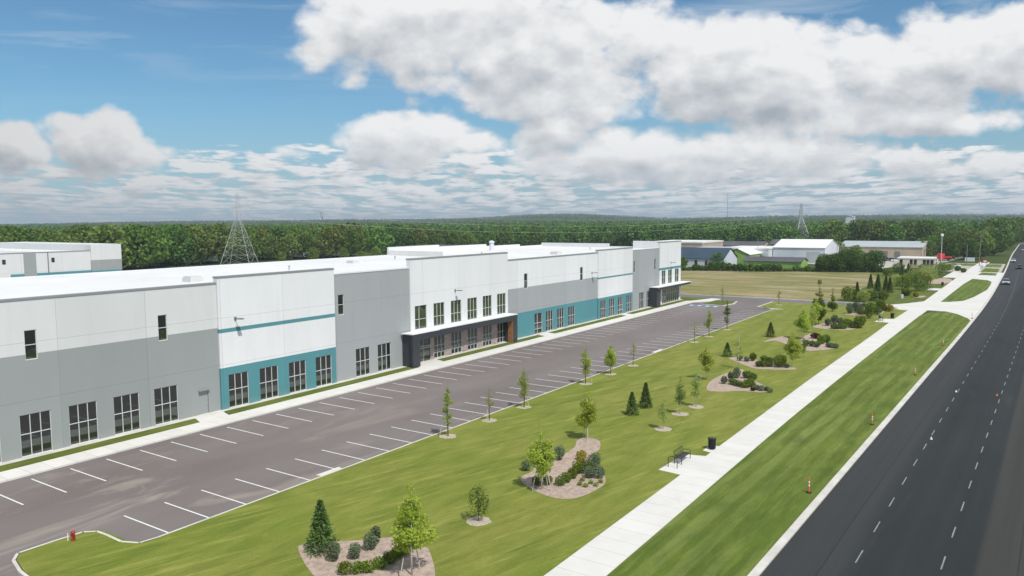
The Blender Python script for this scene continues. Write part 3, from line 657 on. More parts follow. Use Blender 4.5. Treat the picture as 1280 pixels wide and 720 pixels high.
# ------------------------------------------------------------------ vehicles
def car_proto():
    t = empty('car', (0, 0, 0)); L, W, Hh = 4.6, 1.82, 1.45
    prof = [(-2.3, .45), (-2.28, .75), (-2.1, .88), (-1.1, .98), (1.55, .98), (2.15, .93), (2.28, .7), (2.3, .4), (2.0, .25), (-2.0, .25)]   # front at -x
    def loft(profile, wb, wt, zs):
        b = MB(); n = len(profile); zmin, zmax = min(z for _, z in profile), max(z for _, z in profile)
        def hw(z): return wb+(wt-wb)*max(0, (z-zs)/(zmax-zs+1e-6)) if z > zs else wb
        A_ = [(x, -hw(z), z) for x, z in profile]; B_ = [(x, hw(z), z) for x, z in profile]
        b.face(A_); b.face(B_[::-1])
        for i in range(n): j = (i+1) % n; b.face([A_[i], B_[i], B_[j], A_[j]])
        return b
    body = loft(prof, .91, .86, .6).build('body', M['car_paint'], t)
    cab = [(-1.15, .975), (-.45, 1.42), (.75, 1.46), (1.5, 1.02), (1.5, .975)]
    loft(cab, .84, .64, .98).build('windscreen_and_windows', M['carglass'], t)
    roof = [(-.47, 1.425), (-.40, 1.465), (.70, 1.50), (.78, 1.465)]
    b = MB(); b.face([(-.47, -.66, 1.43), (.78, -.66, 1.47), (.78, .66, 1.47), (-.47, .66, 1.43)]); b.face([(-.44, -.62, 1.47), (.74, -.62, 1.50), (.74, .62, 1.50), (-.44, .62, 1.47)])
    b.box(-.44, .74, -.62, .62, 1.44, 1.49); b.build('roof_panel', M['car_paint'], t)
    for x in (-1.42, 1.42):
        for s in (-1, 1):
            b = MB(); b.tube([(x, s*.72, .33), (x, s*.93, .33)], .33, 16); w = b.build('wheel', M['rubber'], t)
            b = MB(); b.tube([(x, s*.925, .33), (x, s*.945, .33)], .19, 12); b.build('rim', M['steel'], w)
    for s in (-1, 1):
        b = MB(); b.box(-2.31, -2.22, s*.62-.17, s*.62+.17, .62, .76); b.build('headlight', M['headlight'], t)
        b = MB(); b.box(2.22, 2.31, s*.66-.14, s*.66+.14, .66, .84); b.build('tail_light', M['red'], t)
        b = MB(); b.box(-.95, -.8, s*.92-.09, s*.92+.09, .98, 1.1); b.build('mirror', M['rubber'], t)
    b = MB(); b.box(-2.312, -2.25, -.4, .4, .42, .64); b.build('grille', M['rubber'], t)
    return t
M['car_paint'] = None
def paint(name, col):
    m = mat(name, col, .3, 0); m.node_tree.nodes['Principled BSDF'].inputs['Coat Weight'].default_value = .6; return m
paints = {'silver': paint('silver_car_paint', (.45, .47, .50)), 'white': paint('white_car_paint', (.8, .8, .8)), 'black': paint('black_car_paint', (.02, .02, .025)), 'blue': paint('dark_blue_car_paint', (.04, .07, .14)), 'grey': paint('grey_car_paint', (.16, .17, .18)), 'red': paint('dull_red_car_paint', (.3, .04, .03))}
protos = {}
def car(col, x, y, rz, label, group):
    M['car_paint'] = paints[col]
    if col not in protos: o = protos[col] = car_proto()
    else: o = copy_tree(protos[col])
    o.location = (x, y, .01); o.rotation_euler = (0, 0, rz); tag(o, label, 'car', group); return o
car('silver', 250, 2.75, 0, 'silver car nearest on the road, facing the camera', 'cars driving on the road')
car('white', 376, 2.0, 0, 'white car in the kerb lane farther up the road', 'cars driving on the road')
car('black', 327, -.15, 0, 'black car in the middle lane between the silver and white cars', 'cars driving on the road')
car('silver', 505, -1.5, math.pi, 'pale car farthest along the road at the right edge', 'cars driving on the road')['label'] = 'pale car farthest up the road at the right edge of the view'
pc = [('white', 372, 58), ('blue', 366, 54.2), ('silver', 370, 51), ('black', 364, 48), ('blue', 361, 45.5), ('white', 357, 43), ('grey', 356, 57), ('black', 350, 52)]
words = ['white car farthest left in front of the tan warehouse', 'dark blue car second from the left before the tan warehouse', 'silver car in the middle of the row before the tan warehouse', 'black car right of the silver one before the tan warehouse', 'dark blue car second from the right before the tan warehouse', 'white car farthest right in front of the tan warehouse', 'grey car nearest row left, before the tan warehouse', 'black car nearest row right, before the tan warehouse']
for (c, x, y), l in zip(pc, words): car(c, x, y, R_(100), l, 'cars parked by the tan warehouse')
car('white', 327.5, 20.3, R_(70), 'white car parked right of the red canopy', 'cars parked by the shop')
car('black', 296, 69.5, R_(90), 'black car parked in the yard behind the field hedge', 'cars parked in the yard')
# box trailers seen above the roof between the tower and the wood
for i, (px, py, L) in enumerate(((363, 322, 14), (376, 323.5, 9), (410, 322, 13), (233, 331, 9), (262, 329.5, 7))):
    x, y = gp(px, py, 0); t = empty('box_trailer', (x, y, 0), R_(-55), ['long white box trailer left of centre behind the roof', 'short white box trailer behind the roof', 'white box trailer rightmost behind the roof', 'pale trailer leftmost before the woods', 'pale trailer just left of the pylon foot'][i], 'trailer', 'trailers parked before the woods')
    b = MB(); b.box(-L/2, L/2, -1.25, 1.25, 1.1, 3.4); b.build('box', M['wmetal'], t)
    for xx in (-L/2+1.4, -L/2+2.6, L/2-2): 
        b = MB(); b.tube([(xx, -1.2, .5), (xx, 1.2, .5)], .5, 10); b.build('wheel', M['rubber'], t)

# ------------------------------------------------------------------ pylons, masts, poles, wires
def lattice_tower(name, label, x, y, h, bw, group, rz=0, z0=0, th=1.0):
    t = empty(name, (x, y, z0), rz, label, 'pylon', group)
    lv = [0, .15, .28, .39, .49, .57, .64, .70, .76, .82, .88, .94, 1.0]; waist = .66
    def hw(f): return (bw/2)*(1-f/waist)+.85*(f/waist) if f < waist else .85-(.35)*(f-waist)/(1-waist)
    leg = MB(); br = MB()
    cs = [(-1, -1), (1, -1), (1, 1), (-1, 1)]
    P = lambda f, c: (c[0]*hw(f), c[1]*hw(f), f*h)
    for c in cs:
        l = MB(); l.tube([P(0, c), P(waist, c), P(1, c)], [.10*th, .075*th, .05*th], 4); l.build('leg', M['steel'], t)
    for f0, f1 in zip(lv[:-1], lv[1:]):
        for i in range(4):
            a, c = cs[i], cs[(i+1) % 4]
            br.tube([P(f0, a), P(f1, c)], .036*th, 3, cap=False); br.tube([P(f0, c), P(f1, a)], .036*th, 3, cap=False); br.tube([P(f1, a), P(f1, c)], .034*th, 3, cap=False)
    br.build('bracing', M['steel'], t)
    for f, L in ((.72, 4.4), (.83, 5.0), (.94, 3.8)):
        a = MB()
        for s in (-1, 1):
            for k in (-1, 1): a.tube([(k*.5, 0, f*h-.5), (k*.1, s*L, f*h)], .06, 3); a.tube([(k*.5, 0, f*h+.7), (k*.1, s*L, f*h+.05)], .05, 3)
            a.tube([(0, s*L, f*h), (0, s*L, f*h-1.2)], .07, 4)
        a.build('cross_arm', M['steel'], t)
    return t
lattice_tower('lattice_pylon', 'tall steel lattice pylon rising behind the warehouse roof at the left', 203, 275, 30.8, 12.5, 'lattice pylons', R_(35))
x2, y2 = 487*1.0, 112.5; lattice_tower('lattice_pylon', 'smaller distant lattice pylon behind the white metal building', x2, y2, 27.6, 12, 'lattice pylons', R_(35), th=2.0)
def mast(name, label, cat, px, D, ztop, r, head=None, z0=0):
    d = ray(px, 280); k = D/math.hypot(d[0], d[1]); x, y = float(d[0]*k), float(d[1]*k)
    t = empty(name, (x, y, z0), 0, label, cat); b = MB(); b.tube([(0, 0, 0), (0, 0, ztop-z0)], [r, r*.6], 6); b.build('mast', M['steel_d'], t)
    if head: 
        b = MB(); b.tube([(0, 0, ztop-z0-head[1]), (0, 0, ztop-z0)], head[0], 8); b.build('antenna_head', M['steel'], t)
    return t
mast('radio_mast', 'short radio mast with a wide antenna head above the woods', 'mast', 403, 700, 27, .55, (1.4, 4))
mast('radio_mast', 'very thin tall radio mast in the distance above the hills', 'mast', 909, 1800, 76, .45, None, 5)
def wire(p, q, sag, label):
    b = MB(); n = 16; P = []
    for i in range(n+1):
        f = i/n; P.append((p[0]+(q[0]-p[0])*f, p[1]+(q[1]-p[1])*f, p[2]+(q[2]-p[2])*f-4*sag*f*(1-f)))
    b.tube(P, .045, 3); tag(b.build('power_line', M['steel']), label, 'cable', 'power lines between the pylons')
for k, (f, n) in enumerate(((.72, 'lowest'), (.83, 'middle'), (.94, 'topmost'))):
    wire((203-2.5, 275-3.6, 30.8*f-1), (x2-2.5, y2-3.6, 27.6*f-1), 8, '%s sagging power line strung between the two pylons' % n)
def pole(label, px, py, h, r=.14, arm=None, mt='timber', name='utility_pole', cat='pole', lamp=False, group='poles along the road'):
    x, y = gp(px, py, 0); t = empty(name, (x, y, 0), 0, label, cat, group)
    b = MB(); b.tube([(0, 0, 0), (0, 0, h)], [r, r*.7], 7); b.build('pole', M[mt], t)
    if arm:
        b = MB(); b.box(-.06, .06, -arm, arm, h-.6, h-.45); b.build('cross_arm', M[mt], t)
    if lamp:
        b = MB(); b.tube([(0, 0, h-.9), (0, 0, h-.7), (0, 0, h-.1), (0, 0, h+.1)], [.2, .5, .5, .2], 10); b.build('lamp_head', M['wplastic'], t)
    return t
pole('tall pale street lamp with a white round head beside the red canopy', 1176, 334, 12.4, .16, None, 'steel', 'street_lamp', 'street lamp', True)
pole('bare timber pole left of the pole with the cross arm', 1208, 332, 8.2)
pole('timber pole with a short cross arm near the red sign', 1224, 333, 12, arm=1.4)
for i, (px, py, h) in enumerate(((1255, 318, 10), (1262, 312, 10), (1267, 307, 10), (1270, 303, 11), (1272, 299, 11))):
    pole('far timber pole, %s of the row beside the distant road' % ['nearest', 'second', 'third', 'fourth', 'farthest'][i], px-16+i*2, py, h, arm=1.2)
pole('thin dark pole standing in front of the white annex', 947, 327, 10, .12)
pole('thin pole beside the white building gable', 1046, 327, 9, .12)
# dark parking lot light with pale base beyond the drive
x, y = gp(1127, 373, 0); t = empty('lot_light', (x, y, 0), 0, 'slim dark pole on a round white base beyond the cross drive', 'pole')
b = MB(); b.tube([(0, 0, 0), (0, 0, .9)], .35, 12); b.build('base', M['walk'], t); b = MB(); b.tube([(0, 0, .9), (0, 0, 7.2)], [.09, .06], 6); b.build('pole', M['black'], t); b = MB(); b.box(-.15, .15, -.4, .4, 7.2, 7.32); b.build('lamp_head', M['black'], t)
# signs
for nm, lab, px, py, w, h, z0, mk in (('road_sign', 'wide white sign board between the two timber poles', 1212, 330, 3.4, 1.6, 1.0, 'wmetal'), ('road_sign', 'low red and white sign right of the cross arm pole', 1230, 331, 2.2, 1.2, .8, 'red')):
    x, y = gp(px, py, 0); t = empty(nm, (x, y, 0), 0, lab, 'sign'); b = MB(); b.box(-.1, .1, -w/2, w/2, z0, z0+h); b.build('board', M[mk], t)
    for s in (-1, 1):
        b = MB(); b.tube([(0, s*w*.35, 0), (0, s*w*.35, z0)], .08, 6); b.build('post', M['steel_d'], t)
    if mk == 'red':
        b = MB(); b.box(-.13, -.103, -w*.4, w*.1, z0+.35, z0+.85); b.build('white_panel', M['wplastic'], t)
x, y = gp(1227, 337, 0); b = MB(); b.box(-.5, .5, -.5, .5, 0, 1.3); b.box(-.55, .55, -.55, .55, 1.3, 1.4); tag(b.build('utility_box', M['wmetal'], loc=(x, y, .1)), 'small white utility box on the far verge', 'utility box')

# ------------------------------------------------------------------ street furniture
def bench(x, y, label):
    t = empty('bench', (x, y, .135), 0, label, 'bench', 'park benches')
    L = 1.8
    b = MB()
    for k in range(5): b.box(-L/2, L/2, -.30+.115*k, -.22+.115*k, .42, .445)
    b.build('seat', M['black'], t)
    b = MB()
    for k in range(13):
        xx = -L/2+L*k/12; b.tube([(xx, .26, .44), (xx, .36, .88)], .012, 4)
    b.tube([(-L/2, .36, .88), (L/2, .36, .88)], .025, 6); b.tube([(-L/2, .27, .5), (L/2, .27, .5)], .02, 6); b.build('backrest', M['black'], t)
    for s in (-1, 1):
        for yy in (-.3, .25):
            b = MB(); b.tube([(s*L/2, yy, .0), (s*L/2, yy, .44)], .028, 6); b.build('leg', M['black'], t)
        b = MB(); b.tube([(s*L/2, -.30, .44), (s*L/2, -.30, .64), (s*L/2, -.1, .68), (s*L/2, .30, .66)], .022, 6); b.build('armrest', M['black'], t)
    return t
def bike_rack(x, y, label):
    b = MB(); b.tube([(-.0, -.35, 0), (0, -.35, .62), (0, -.25, .78), (0, 0, .85), (0, .25, .78), (0, .35, .62), (0, .35, 0)], .028, 8)
    o = b.build('bike_rack', M['black'], loc=(x, y, .135)); return tag(o, label, 'bike rack', 'bike racks')
def bin_(x, y, label):
    t = empty('litter_bin', (x, y, .135), 0, label, 'litter bin', 'litter bins'); b = MB()
    for k in range(22):
        a = 2*math.pi*k/22; c, s = math.cos(a), math.sin(a); b.tube([(c*.27, s*.27, .08), (c*.28, s*.28, .8), (c*.33, s*.33, .92)], .028, 4)
    b.build('slats', M['black'], t); b = MB(); b.tube([(0, 0, .05), (0, 0, .82)], .24, 16); b.build('liner', M['rubber'], t)
    b = MB(); b.tube([(0, 0, 0), (0, 0, .06)], .2, 12); b.build('foot', M['black'], t); return t
sheet('bench_pad', [(51.1, wl_(51)+.0), (51.3, 21.45), (55.9, 21.2), (56.3, wl_(56)+.0)], -.05, .132, M['walk'])
sheet('bin_pad', [(57.4, wl_(57)), (57.6, 20.35), (59.3, 20.3), (59.4, wl_(59))], -.05, .131, M['walk'])
bench(54.2, 20.75, 'black slatted metal bench on the nearest concrete pad'); bike_rack(52.3, 20.75, 'black hoop bike rack beside the nearest bench'); bin_(58.35, 19.85, 'black litter bin by the path just beyond the nearest bench')
sheet('bench_pad', [(147.2, 18.4), (147.3, 21.0), (152.6, 20.7), (152.8, 18.4)], -.05, .132, M['walk'])
bench(149.8, 20.2, 'small black bench on the second pad just before the driveway'); bin_(154.3, 19.0, 'black litter bin by the path just before the driveway'); bike_rack(148, 20.1, 'hoop bike rack beside the bench before the driveway')
xb, yb = gp(1165, 362, 0); sheet('bench_pad', [(xb-3, wl_(xb)), (xb-3, yb+.8), (xb+3, yb+.8), (xb+3, wl_(xb))], -.05, .132, M['walk'])
bench(xb-.4, yb+.2, 'distant black bench on the pad beyond the driveway'); bin_(*gp(1178, 357.5, 0), 'black litter bin by the path beyond the driveway')
# delineator posts
def post(x, y, label):
    t = empty('delineator_post', (x, y, .11), 0, label, 'traffic post', 'orange delineator posts along the verge')
    b = MB(); b.tube([(0, 0, 0), (0, 0, .07)], [.2, .17], 10); b.build('base', M['rubber'], t)
    b = MB(); b.tube([(0, 0, .07), (0, 0, .95)], [.055, .045], 10); b.tube([(0, 0, .95), (0, 0, 1.05)], [.02, .03], 8); b.build('post', M['orange'], t)
    b = MB(); 
    for z in (.45, .68): b.tube([(0, 0, z), (0, 0, z+.12)], .058, 10)
    b.build('reflective_band', M['wplastic'], t)
for (px, py), l in zip([(1011, 616), (1090, 531), (1144, 469), (1179, 432)], ['nearest orange and white post on the verge by the kerb', 'second nearest orange and white post on the verge', 'third orange and white post along the verge', 'orange and white post farthest along the grassy verge']): post(*gp(px, py, .1), l)
post(160.9, 6.7, 'orange and white post at the driveway corner beside the road')
def marker(px, py, m, label):
    x, y = gp(px, py, 0); b = MB(); b.tube([(0, 0, .0), (0, 0, .04), (0, 0, .2)], [.11, .08, .03], 8); tag(b.build('road_cone', M[m], loc=(x, y, .006)), label, 'cone', 'small markers on the road')
marker(1195, 490, 'wplastic', 'small white marker on the nearer lane line'); marker(1246, 494.5, 'orange', 'small orange marker near the right lane line'); marker(1164, 549, 'wplastic', 'small white marker lower down the nearer lane line')
# hydrant
t = empty('fire_hydrant', (*gp(92, 678), .11), 0, 'red fire hydrant on the near corner of the lawn', 'fire hydrant')
b = MB(); b.tube([(0, 0, 0), (0, 0, .06), (0, 0, .07), (0, 0, .52), (0, 0, .53), (0, 0, .58), (0, 0, .68), (0, 0, .74)], [.17, .17, .11, .11, .15, .15, .10, .03], 14); b.build('barrel', M['red'], t)
t.scale = (.85, .85, .85)
for dx, dy in ((0, -1), (0, 1), (-1, 0)):
    b = MB(); b.tube([(dx*.09, dy*.09, .42), (dx*.2, dy*.2, .42)], [.07, .075], 10); b.build('nozzle_cap', M['red'], t)
b = MB(); b.tube([(-.2, .22, 0), (-.2, .22, .45)], .03, 6); tag(b.build('marker_stake', M['wplastic'], loc=(*gp(92, 678), .12)), 'short white stake beside the red hydrant', 'stake')

# ------------------------------------------------------------------ vegetation generators
def leaf_quads(centers, size, rg, up=.0, aspect=.75):
    n = len(centers); a = rg.normal(size=(n, 3)); a[:, 2] *= (1-up); a /= np.linalg.norm(a, axis=1)[:, None]
    r = rg.normal(size=(n, 3)); b = np.cross(a, r); b /= np.linalg.norm(b, axis=1)[:, None]; s = size*rg.uniform(.65, 1.35, n)[:, None]
    a = a*s*.5; b = b*s*.5*aspect
    V = np.stack([centers-a, centers-b*.9, centers+a, centers+b], 1).reshape(-1, 3); return V, np.arange(4*n).reshape(n, 4)
def lobe_points(lobes, n, rg, shell=.45):
    L = np.array(lobes, float); vol = L[:, 3]*L[:, 4]*L[:, 5]; k = rg.choice(len(L), n, p=vol/vol.sum())
    d = rg.normal(size=(n, 3)); d /= np.linalg.norm(d, axis=1)[:, None]; r = rg.uniform(shell, 1, n)**.6
    return L[k, :3]+d*r[:, None]*L[k, 3:6]
def young_tree(kind, seed, h):
    """returns (trunk MB, crown verts, crown quads)"""
    rg = np.random.default_rng(seed); rd = random.Random(seed); tr = MB(); lobes = []
    par = {'round': (.27, .225, 22, 3600, .125, .97), 'slim': (.18, .105, 18, 1500, .10, .98), 'sparse': (.34, .13, 11, 420, .10, .95), 'soft': (.26, .17, 18, 1700, .105, .97), 'pyramid': (.12, .22, 20, 2600, .14, .98)}[kind]
    z0, wd, nb, nl, ls, zt = par
    bend = rd.uniform(-.02, .02)*h
    tr.tube([(0, 0, 0), (bend, 0, h*.4), (0, bend, h*.93)], [h*.009+.010, h*.007+.006, .006], 7)
    for i in range(nb):
        f = (i+.5)/nb; a = i*2.4+rd.uniform(-1.2, 1.2); z = h*(z0+(zt-.07-z0)*min(1, max(0, f+rd.uniform(-.05, .05))))
        if kind == 'pyramid': w = wd*h*(1-f)**.8
        elif kind == 'slim': w = wd*h*(.45+.55*math.sin(math.pi*f))
        else: w = wd*h*(math.sin(math.pi*(.10+.86*f)**.72))**.8
        w = max(w*rd.uniform(.7, 1.2), .07); e = Vector((math.cos(a)*w, math.sin(a)*w, z+w*.25)); tr.tube([(0, 0, z-w*.5), e*.5+Vector((0, 0, z*.5-w*.08)), e*.85+Vector((0, 0, z*.15))], [.014, .010, .004], 4, cap=False)
        rr = w*.42+.06; lobes.append((e.x*.66, e.y*.66, z+w*.12, rr, rr, rr*.9))
        if kind != 'sparse': lobes.append((e.x*.25, e.y*.25, z, rr*.75, rr*.75, rr))
    lobes.append((0, 0, h*zt-.12, wd*h*.22, wd*h*.22, h*.07))
    P = lobe_points(lobes, int(nl*(h/4)**1.3), rg, .25); V, Q = leaf_quads(P, ls*(h/4)**.4, rg)
    return tr, V, Q
def spruce(seed, h, w):
    rg = np.random.default_rng(seed); n = int(2600*(h/3)); f = rg.uniform(0, 1, n)**.8*.97
    tiers = 13; ph = (f*tiers) % 1; a = rg.uniform(0, 2*math.pi, n)
    lobe = 1+.16*np.sin(a*7+np.floor(f*tiers)*2.1)
    rad = w/2*(1-f)**.92*(1.22-.62*ph)*lobe*rg.uniform(.25, 1, n)**.4+.02
    z = .12+f*h*.97-rad*.22
    C = np.stack([np.cos(a)*rad, np.sin(a)*rad, np.maximum(z, .05)], 1)
    d = np.stack([np.cos(a), np.sin(a), np.full(n, .15)], 1)+rg.normal(size=(n, 3))*.35; d /= np.linalg.norm(d, axis=1)[:, None]
    r = rg.normal(size=(n, 3)); bb = np.cross(d, r); bb /= np.linalg.norm(bb, axis=1)[:, None]; s = .13*(h/3)**.5*rg.uniform(.6, 1.3, n)[:, None]
    V = np.stack([C-d*s, C-bb*s*.33, C+d*s*.9, C+bb*s*.33], 1).reshape(-1, 3); tr = MB(); tr.tube([(0, 0, 0), (0, 0, h*.95)], [.05, .01], 6)
    return tr, V, np.arange(4*n).reshape(n, 4)
def shrub(seed, w, h, n, ls, spiky=0):
    rg = np.random.default_rng(seed); lobes = [(0, 0, h*.5, w*.46, w*.46, h*.5)]
    for i in range(6):
        a = rg.uniform(0, 6.28); lobes.append((math.cos(a)*w*.24, math.sin(a)*w*.24, h*rg.uniform(.35, .72), w*.26, w*.26, h*.3))
    P = lobe_points(lobes, n, rg, .5); P[:, 2] = np.maximum(P[:, 2], .03); V, Q = leaf_quads(P, ls, rg)
    tr = MB()
    for i in range(5):
        a = i*1.25; tr.tube([(0, 0, 0), (math.cos(a)*w*.22, math.sin(a)*w*.22, h*.6)], [.02, .008], 4, cap=False)
    return tr, V, Q
def plant(name, cat, label, group, loc, geo, lm, tm='bark', stakes=0, rz=0, crown='crown', trunk='trunk', z=.125):
    t = empty(name, (loc[0], loc[1], z), rz, label, cat, group); tr, V, Q = geo
    tr.build(trunk, M[tm], t, smooth=True); npmesh(crown, V, Q, M[lm], t)
    for i in range(stakes):
        a = (2.4, -.35, 4.5)[i]; r = .75; b = MB(); b.tube([(math.cos(a)*r, math.sin(a)*r, 0), (math.cos(a)*.5, math.sin(a)*.5, 1.15)], .03, 5); b.build('stake', M['stake'], t)
    return t
def ring(x, y, r, seed=0):
    rd = random.Random(seed); n = 20; P = [(x+math.cos(2*math.pi*i/n)*r*rd.uniform(.88, 1.1), y+math.sin(2*math.pi*i/n)*r*rd.uniform(.88, 1.1)) for i in range(n)]
    b = MB(); b.face([(a, c, .131) for a, c in P]); b2 = b
    for i in range(n):
        (a, c), (d, e) = P[i], P[(i+1) % n]; b.face([(a, c, .1), (d, e, .1), (d, e, .131), (a, c, .131)])
    structure(b.build('mulch_ring', M['mulch_pale']))

ordw = ['first', 'second', 'third', 'fourth', 'fifth', 'sixth', 'seventh', 'eighth', 'ninth', 'tenth', 'eleventh', 'twelfth']
# trees along the parking kerb (all on the line V = 40)
kt = [(49.8, 'slim', 4.7, 'leaf_mid', 1), (55.9, 'sparse', 3.4, 'leaf_mid', 1), (61.8, 'soft', 4.2, 'leaf_mid', 1), (74.6, 'soft', 4.4, 'leaf_bright', 1), (80.9, 'round', 3.8, 'leaf_bright', 1), (87.2, 'sparse', 3.4, 'leaf_mid', 0), (109.0, 'sparse', 3.6, 'leaf_mid', 0), (115.4, 'soft', 4.6, 'leaf_mid', 0), (124.2, 'slim', 5.0, 'leaf_dark', 0), (166, 'sparse', 3.6, 'leaf_dark', 0)]
kd = ['slender green leafed', 'thin sparse', 'olive green', 'upright light green', 'dense bright green', 'thin half bare', 'thin and sparse', 'yellowish green', 'dark narrow', 'bare looking dark']
for i, (x, k, h, lm, s) in enumerate(kt):
    y = 40.05 if x < 150 else 42.4
    plant('young_tree', 'tree', '%s young tree by the parking kerb, %s from the near end' % (kd[i], ordw[i]), 'young trees along the parking kerb', (x, y), young_tree(k, 100+i, h), lm, stakes=s, rz=i)
    ring(x, y, .72, i)
plant('young_tree', 'tree', 'thin bare young tree on the island near the warehouse far corner', 'young trees along the parking kerb', (165.5, 54.5), young_tree('sparse', 130, 4.0), 'leaf_mid', rz=2)
# lawn trees with rings
lt = [((829, 538), 'soft', 2.9, 'leaf_mid', 'pale sparse young tree in a gravel ring left of the litter bin'), ((850, 519), 'soft', 3.5, 'leaf_dark', 'narrow dark green young tree just behind the pale sparse one'), ((870, 510), 'soft', 3.6, 'leaf_mid', 'soft green young tree at the left tip of the third bed'), ((598, 654), 'sparse', 2.3, 'leaf_dark', 'small dark multi stem tree in a gravel ring on the open near lawn')]
for i, (p, k, h, lm, l) in enumerate(lt):
    g = gp(*p)
    if i == 3: geo = young_tree('sparse', 61, 2.3); geo2 = shrub(62, 1.5, 2.0, 900, .1); geo = (geo[0], np.concatenate([geo[1], geo2[1]+np.array([0, 0, .35])]), np.arange(len(geo[1])+len(geo2[1])).reshape(-1, 4))
    else: geo = young_tree(k, 140+i, h)
    plant('young_tree', 'tree', l, 'young trees on the lawn', g, geo, lm, tm='bark_w' if i < 3 else 'bark', rz=i*2); ring(*g, .78, 50+i)

# beds -------------------------------------------------------------
def smooth_poly(px):
    P = [np.array(gp(*p)) for p in px]; out = []
    n = len(P)
    for i in range(n):
        p0, p1, p2, p3 = P[i-1], P[i], P[(i+1) % n], P[(i+2) % n]
        for k in range(4):
            t = k/4; out.append(tuple(.5*((2*p1)+(p2-p0)*t+(2*p0-5*p1+4*p2-p3)*t*t+(3*p1-p0-3*p2+p3)*t**3)))
    return out
def bed(px, z=.137):
    P = smooth_poly(px); o = lawn_sheet('gravel_bed', P, M['mulch'], z); return o
bed([(373, 690), (385, 683), (420, 680), (460, 677), (494, 675), (500, 690), (520, 688), (536, 690), (540, 735), (470, 760), (400, 730)])
bed([(650, 600), (662, 612), (690, 624), (720, 625), (750, 612), (757, 603), (752, 590), (742, 578), (738, 571), (749, 564), (749, 553), (734, 549), (722, 552), (718, 561), (705, 570), (690, 578), (672, 582), (664, 592)])
bed([(884, 489), (888, 478), (900, 471), (915, 465), (928, 463), (934, 472), (945, 478), (960, 487), (955, 492), (925, 490), (905, 491)])
bed([(911, 449), (922, 448), (945, 451), (965, 455), (994, 461), (990, 463.5), (960, 463), (940, 461)])
bed([(954, 428.5), (968, 423.5), (983, 421.5), (984, 431), (970, 427)])
bed([(1001, 425), (1008, 420), (1016, 417.5), (1024, 423), (1032, 430), (1046, 436), (1030, 438.5), (1010, 439.5), (1003, 434)])
bed([(1014, 409), (1026, 406), (1040, 402), (1052, 404), (1070, 410), (1060, 413.5), (1030, 412)])
bed([(1056, 393.5), (1068, 391), (1085, 388.5), (1105, 389), (1098, 394), (1070, 395)])
bed([(1058, 384.5), (1075, 383.3), (1110, 383.6), (1122, 386), (1100, 387)])
bed([(1140, 371.5), (1150, 370), (1158, 370.5), (1152, 372.5)], .075)
bed([(1160, 352), (1178, 348), (1190, 350), (1185, 354), (1166, 355)], .075)
seed = [500]
ASP = 'from left to right'
def shrubs(bedname, items):
    """items: (px, py, width, height, look). Labels number look-alikes from the left."""
    looks = {'round_green': ('leaf_dark', 'rounded dark green shrub', .09), 'hedge': ('leaf_yew', 'fresh green clipped shrub', .09), 'blue': ('leaf_blue', 'upright grey green shrub', .09), 'gold': ('leaf_gold', 'yellow green shrub', .09),
             'red': ('leaf_red', 'dark reddish shrub', .1), 'grass': ('leaf_mid', 'small tufted perennial', .08), 'bluegrass': ('leaf_blue', 'low blue green tuft', .08)}
    by = {}
    for it in items: by.setdefault(it[4], []).append(it)
    for k, L in by.items():
        L.sort(key=lambda q: q[0]); lm, lab, ls = looks[k]
        for i, (px, py, w, h, _) in enumerate(L):
            seed[0] += 1; D = math.hypot(*gp(px, py)); n = int(900*w*h*(1 if D < 60 else .6)+150); l = '%s in the %s' % (lab, bedname)
            if len(L) > 1: l += ', ' + ('leftmost of %d' % len(L) if i == 0 else 'rightmost of %d' % len(L) if i == len(L)-1 else '%s of %d from the left' % (ordw[i] if i < 12 else 'far', len(L)))
            plant('shrub', 'shrub', l, 'shrubs in the %s' % bedname, gp(px, py), shrub(seed[0], w, h, n, ls*(1 if D < 60 else 1.5)), lm, crown='foliage', trunk='stems', rz=seed[0])
B1 = 'nearest gravel bed'
plant('spruce_tree', 'tree', 'dark green young spruce at the left of the nearest gravel bed', 'young spruces', gp(402, 692), spruce(1, 3.0, 1.85), 'leaf_spruce')
shrubs(B1, [(417, 704, .85, 1.1, 'blue'), (444, 701, .8, .95, 'blue'), (463, 690, .85, 1.05, 'blue'), (469, 683, .75, 1.05, 'blue')]+[(x, y, .9, .62, 'hedge') for x, y in ((432, 720), (446, 719), (461, 717), (475, 713), (488, 707), (498, 700))]+[(507, 695, .95, .8, 'round_green')])
plant('young_tree', 'tree', 'large bright yellow green young tree in the nearest gravel bed', 'young trees on the lawn', gp(515, 722), young_tree('round', 21, 4.9), 'leaf_bright', 'bark_w', stakes=2, rz=.5)
B2 = 'curved second gravel bed'
shrubs(B2, [(658, 590, .85, .85, 'blue'), (699, 577, 1.0, 1.25, 'blue'), (671, 608, .8, .65, 'round_green'), (685, 608, .75, .65, 'round_green'), (700, 609, .85, .7, 'round_green'), (708, 605, .85, .75, 'hedge'), (715, 600, .9, .8, 'hedge'), (722, 594, .9, .9, 'hedge'), (727, 577, .95, .75, 'gold'), (726, 585, .8, .6, 'gold'), (733, 593, 1.2, .95, 'round_green'), (742, 588, 1.2, 1.2, 'blue'), (738, 599, 1.0, .8, 'blue'), (749, 600, .9, .9, 'blue')]+[(x, y, .4, .3, 'grass') for x, y in ((725, 609), (732, 611), (739, 607), (745, 610), (751, 606), (728, 604))])
plant('young_tree', 'tree', 'bushy bright green young tree at the left of the curved gravel bed', 'young trees on the lawn', gp(677, 614), young_tree('round', 34, 4.3), 'leaf_bright', 'bark_w', stakes=3, rz=.3)
plant('young_tree', 'tree', 'bright green young tree at the far round end of the curved gravel bed', 'young trees on the lawn', gp(734, 551), young_tree('round', 35, 4.1), 'leaf_bright', 'bark_w', stakes=2, rz=1.3)
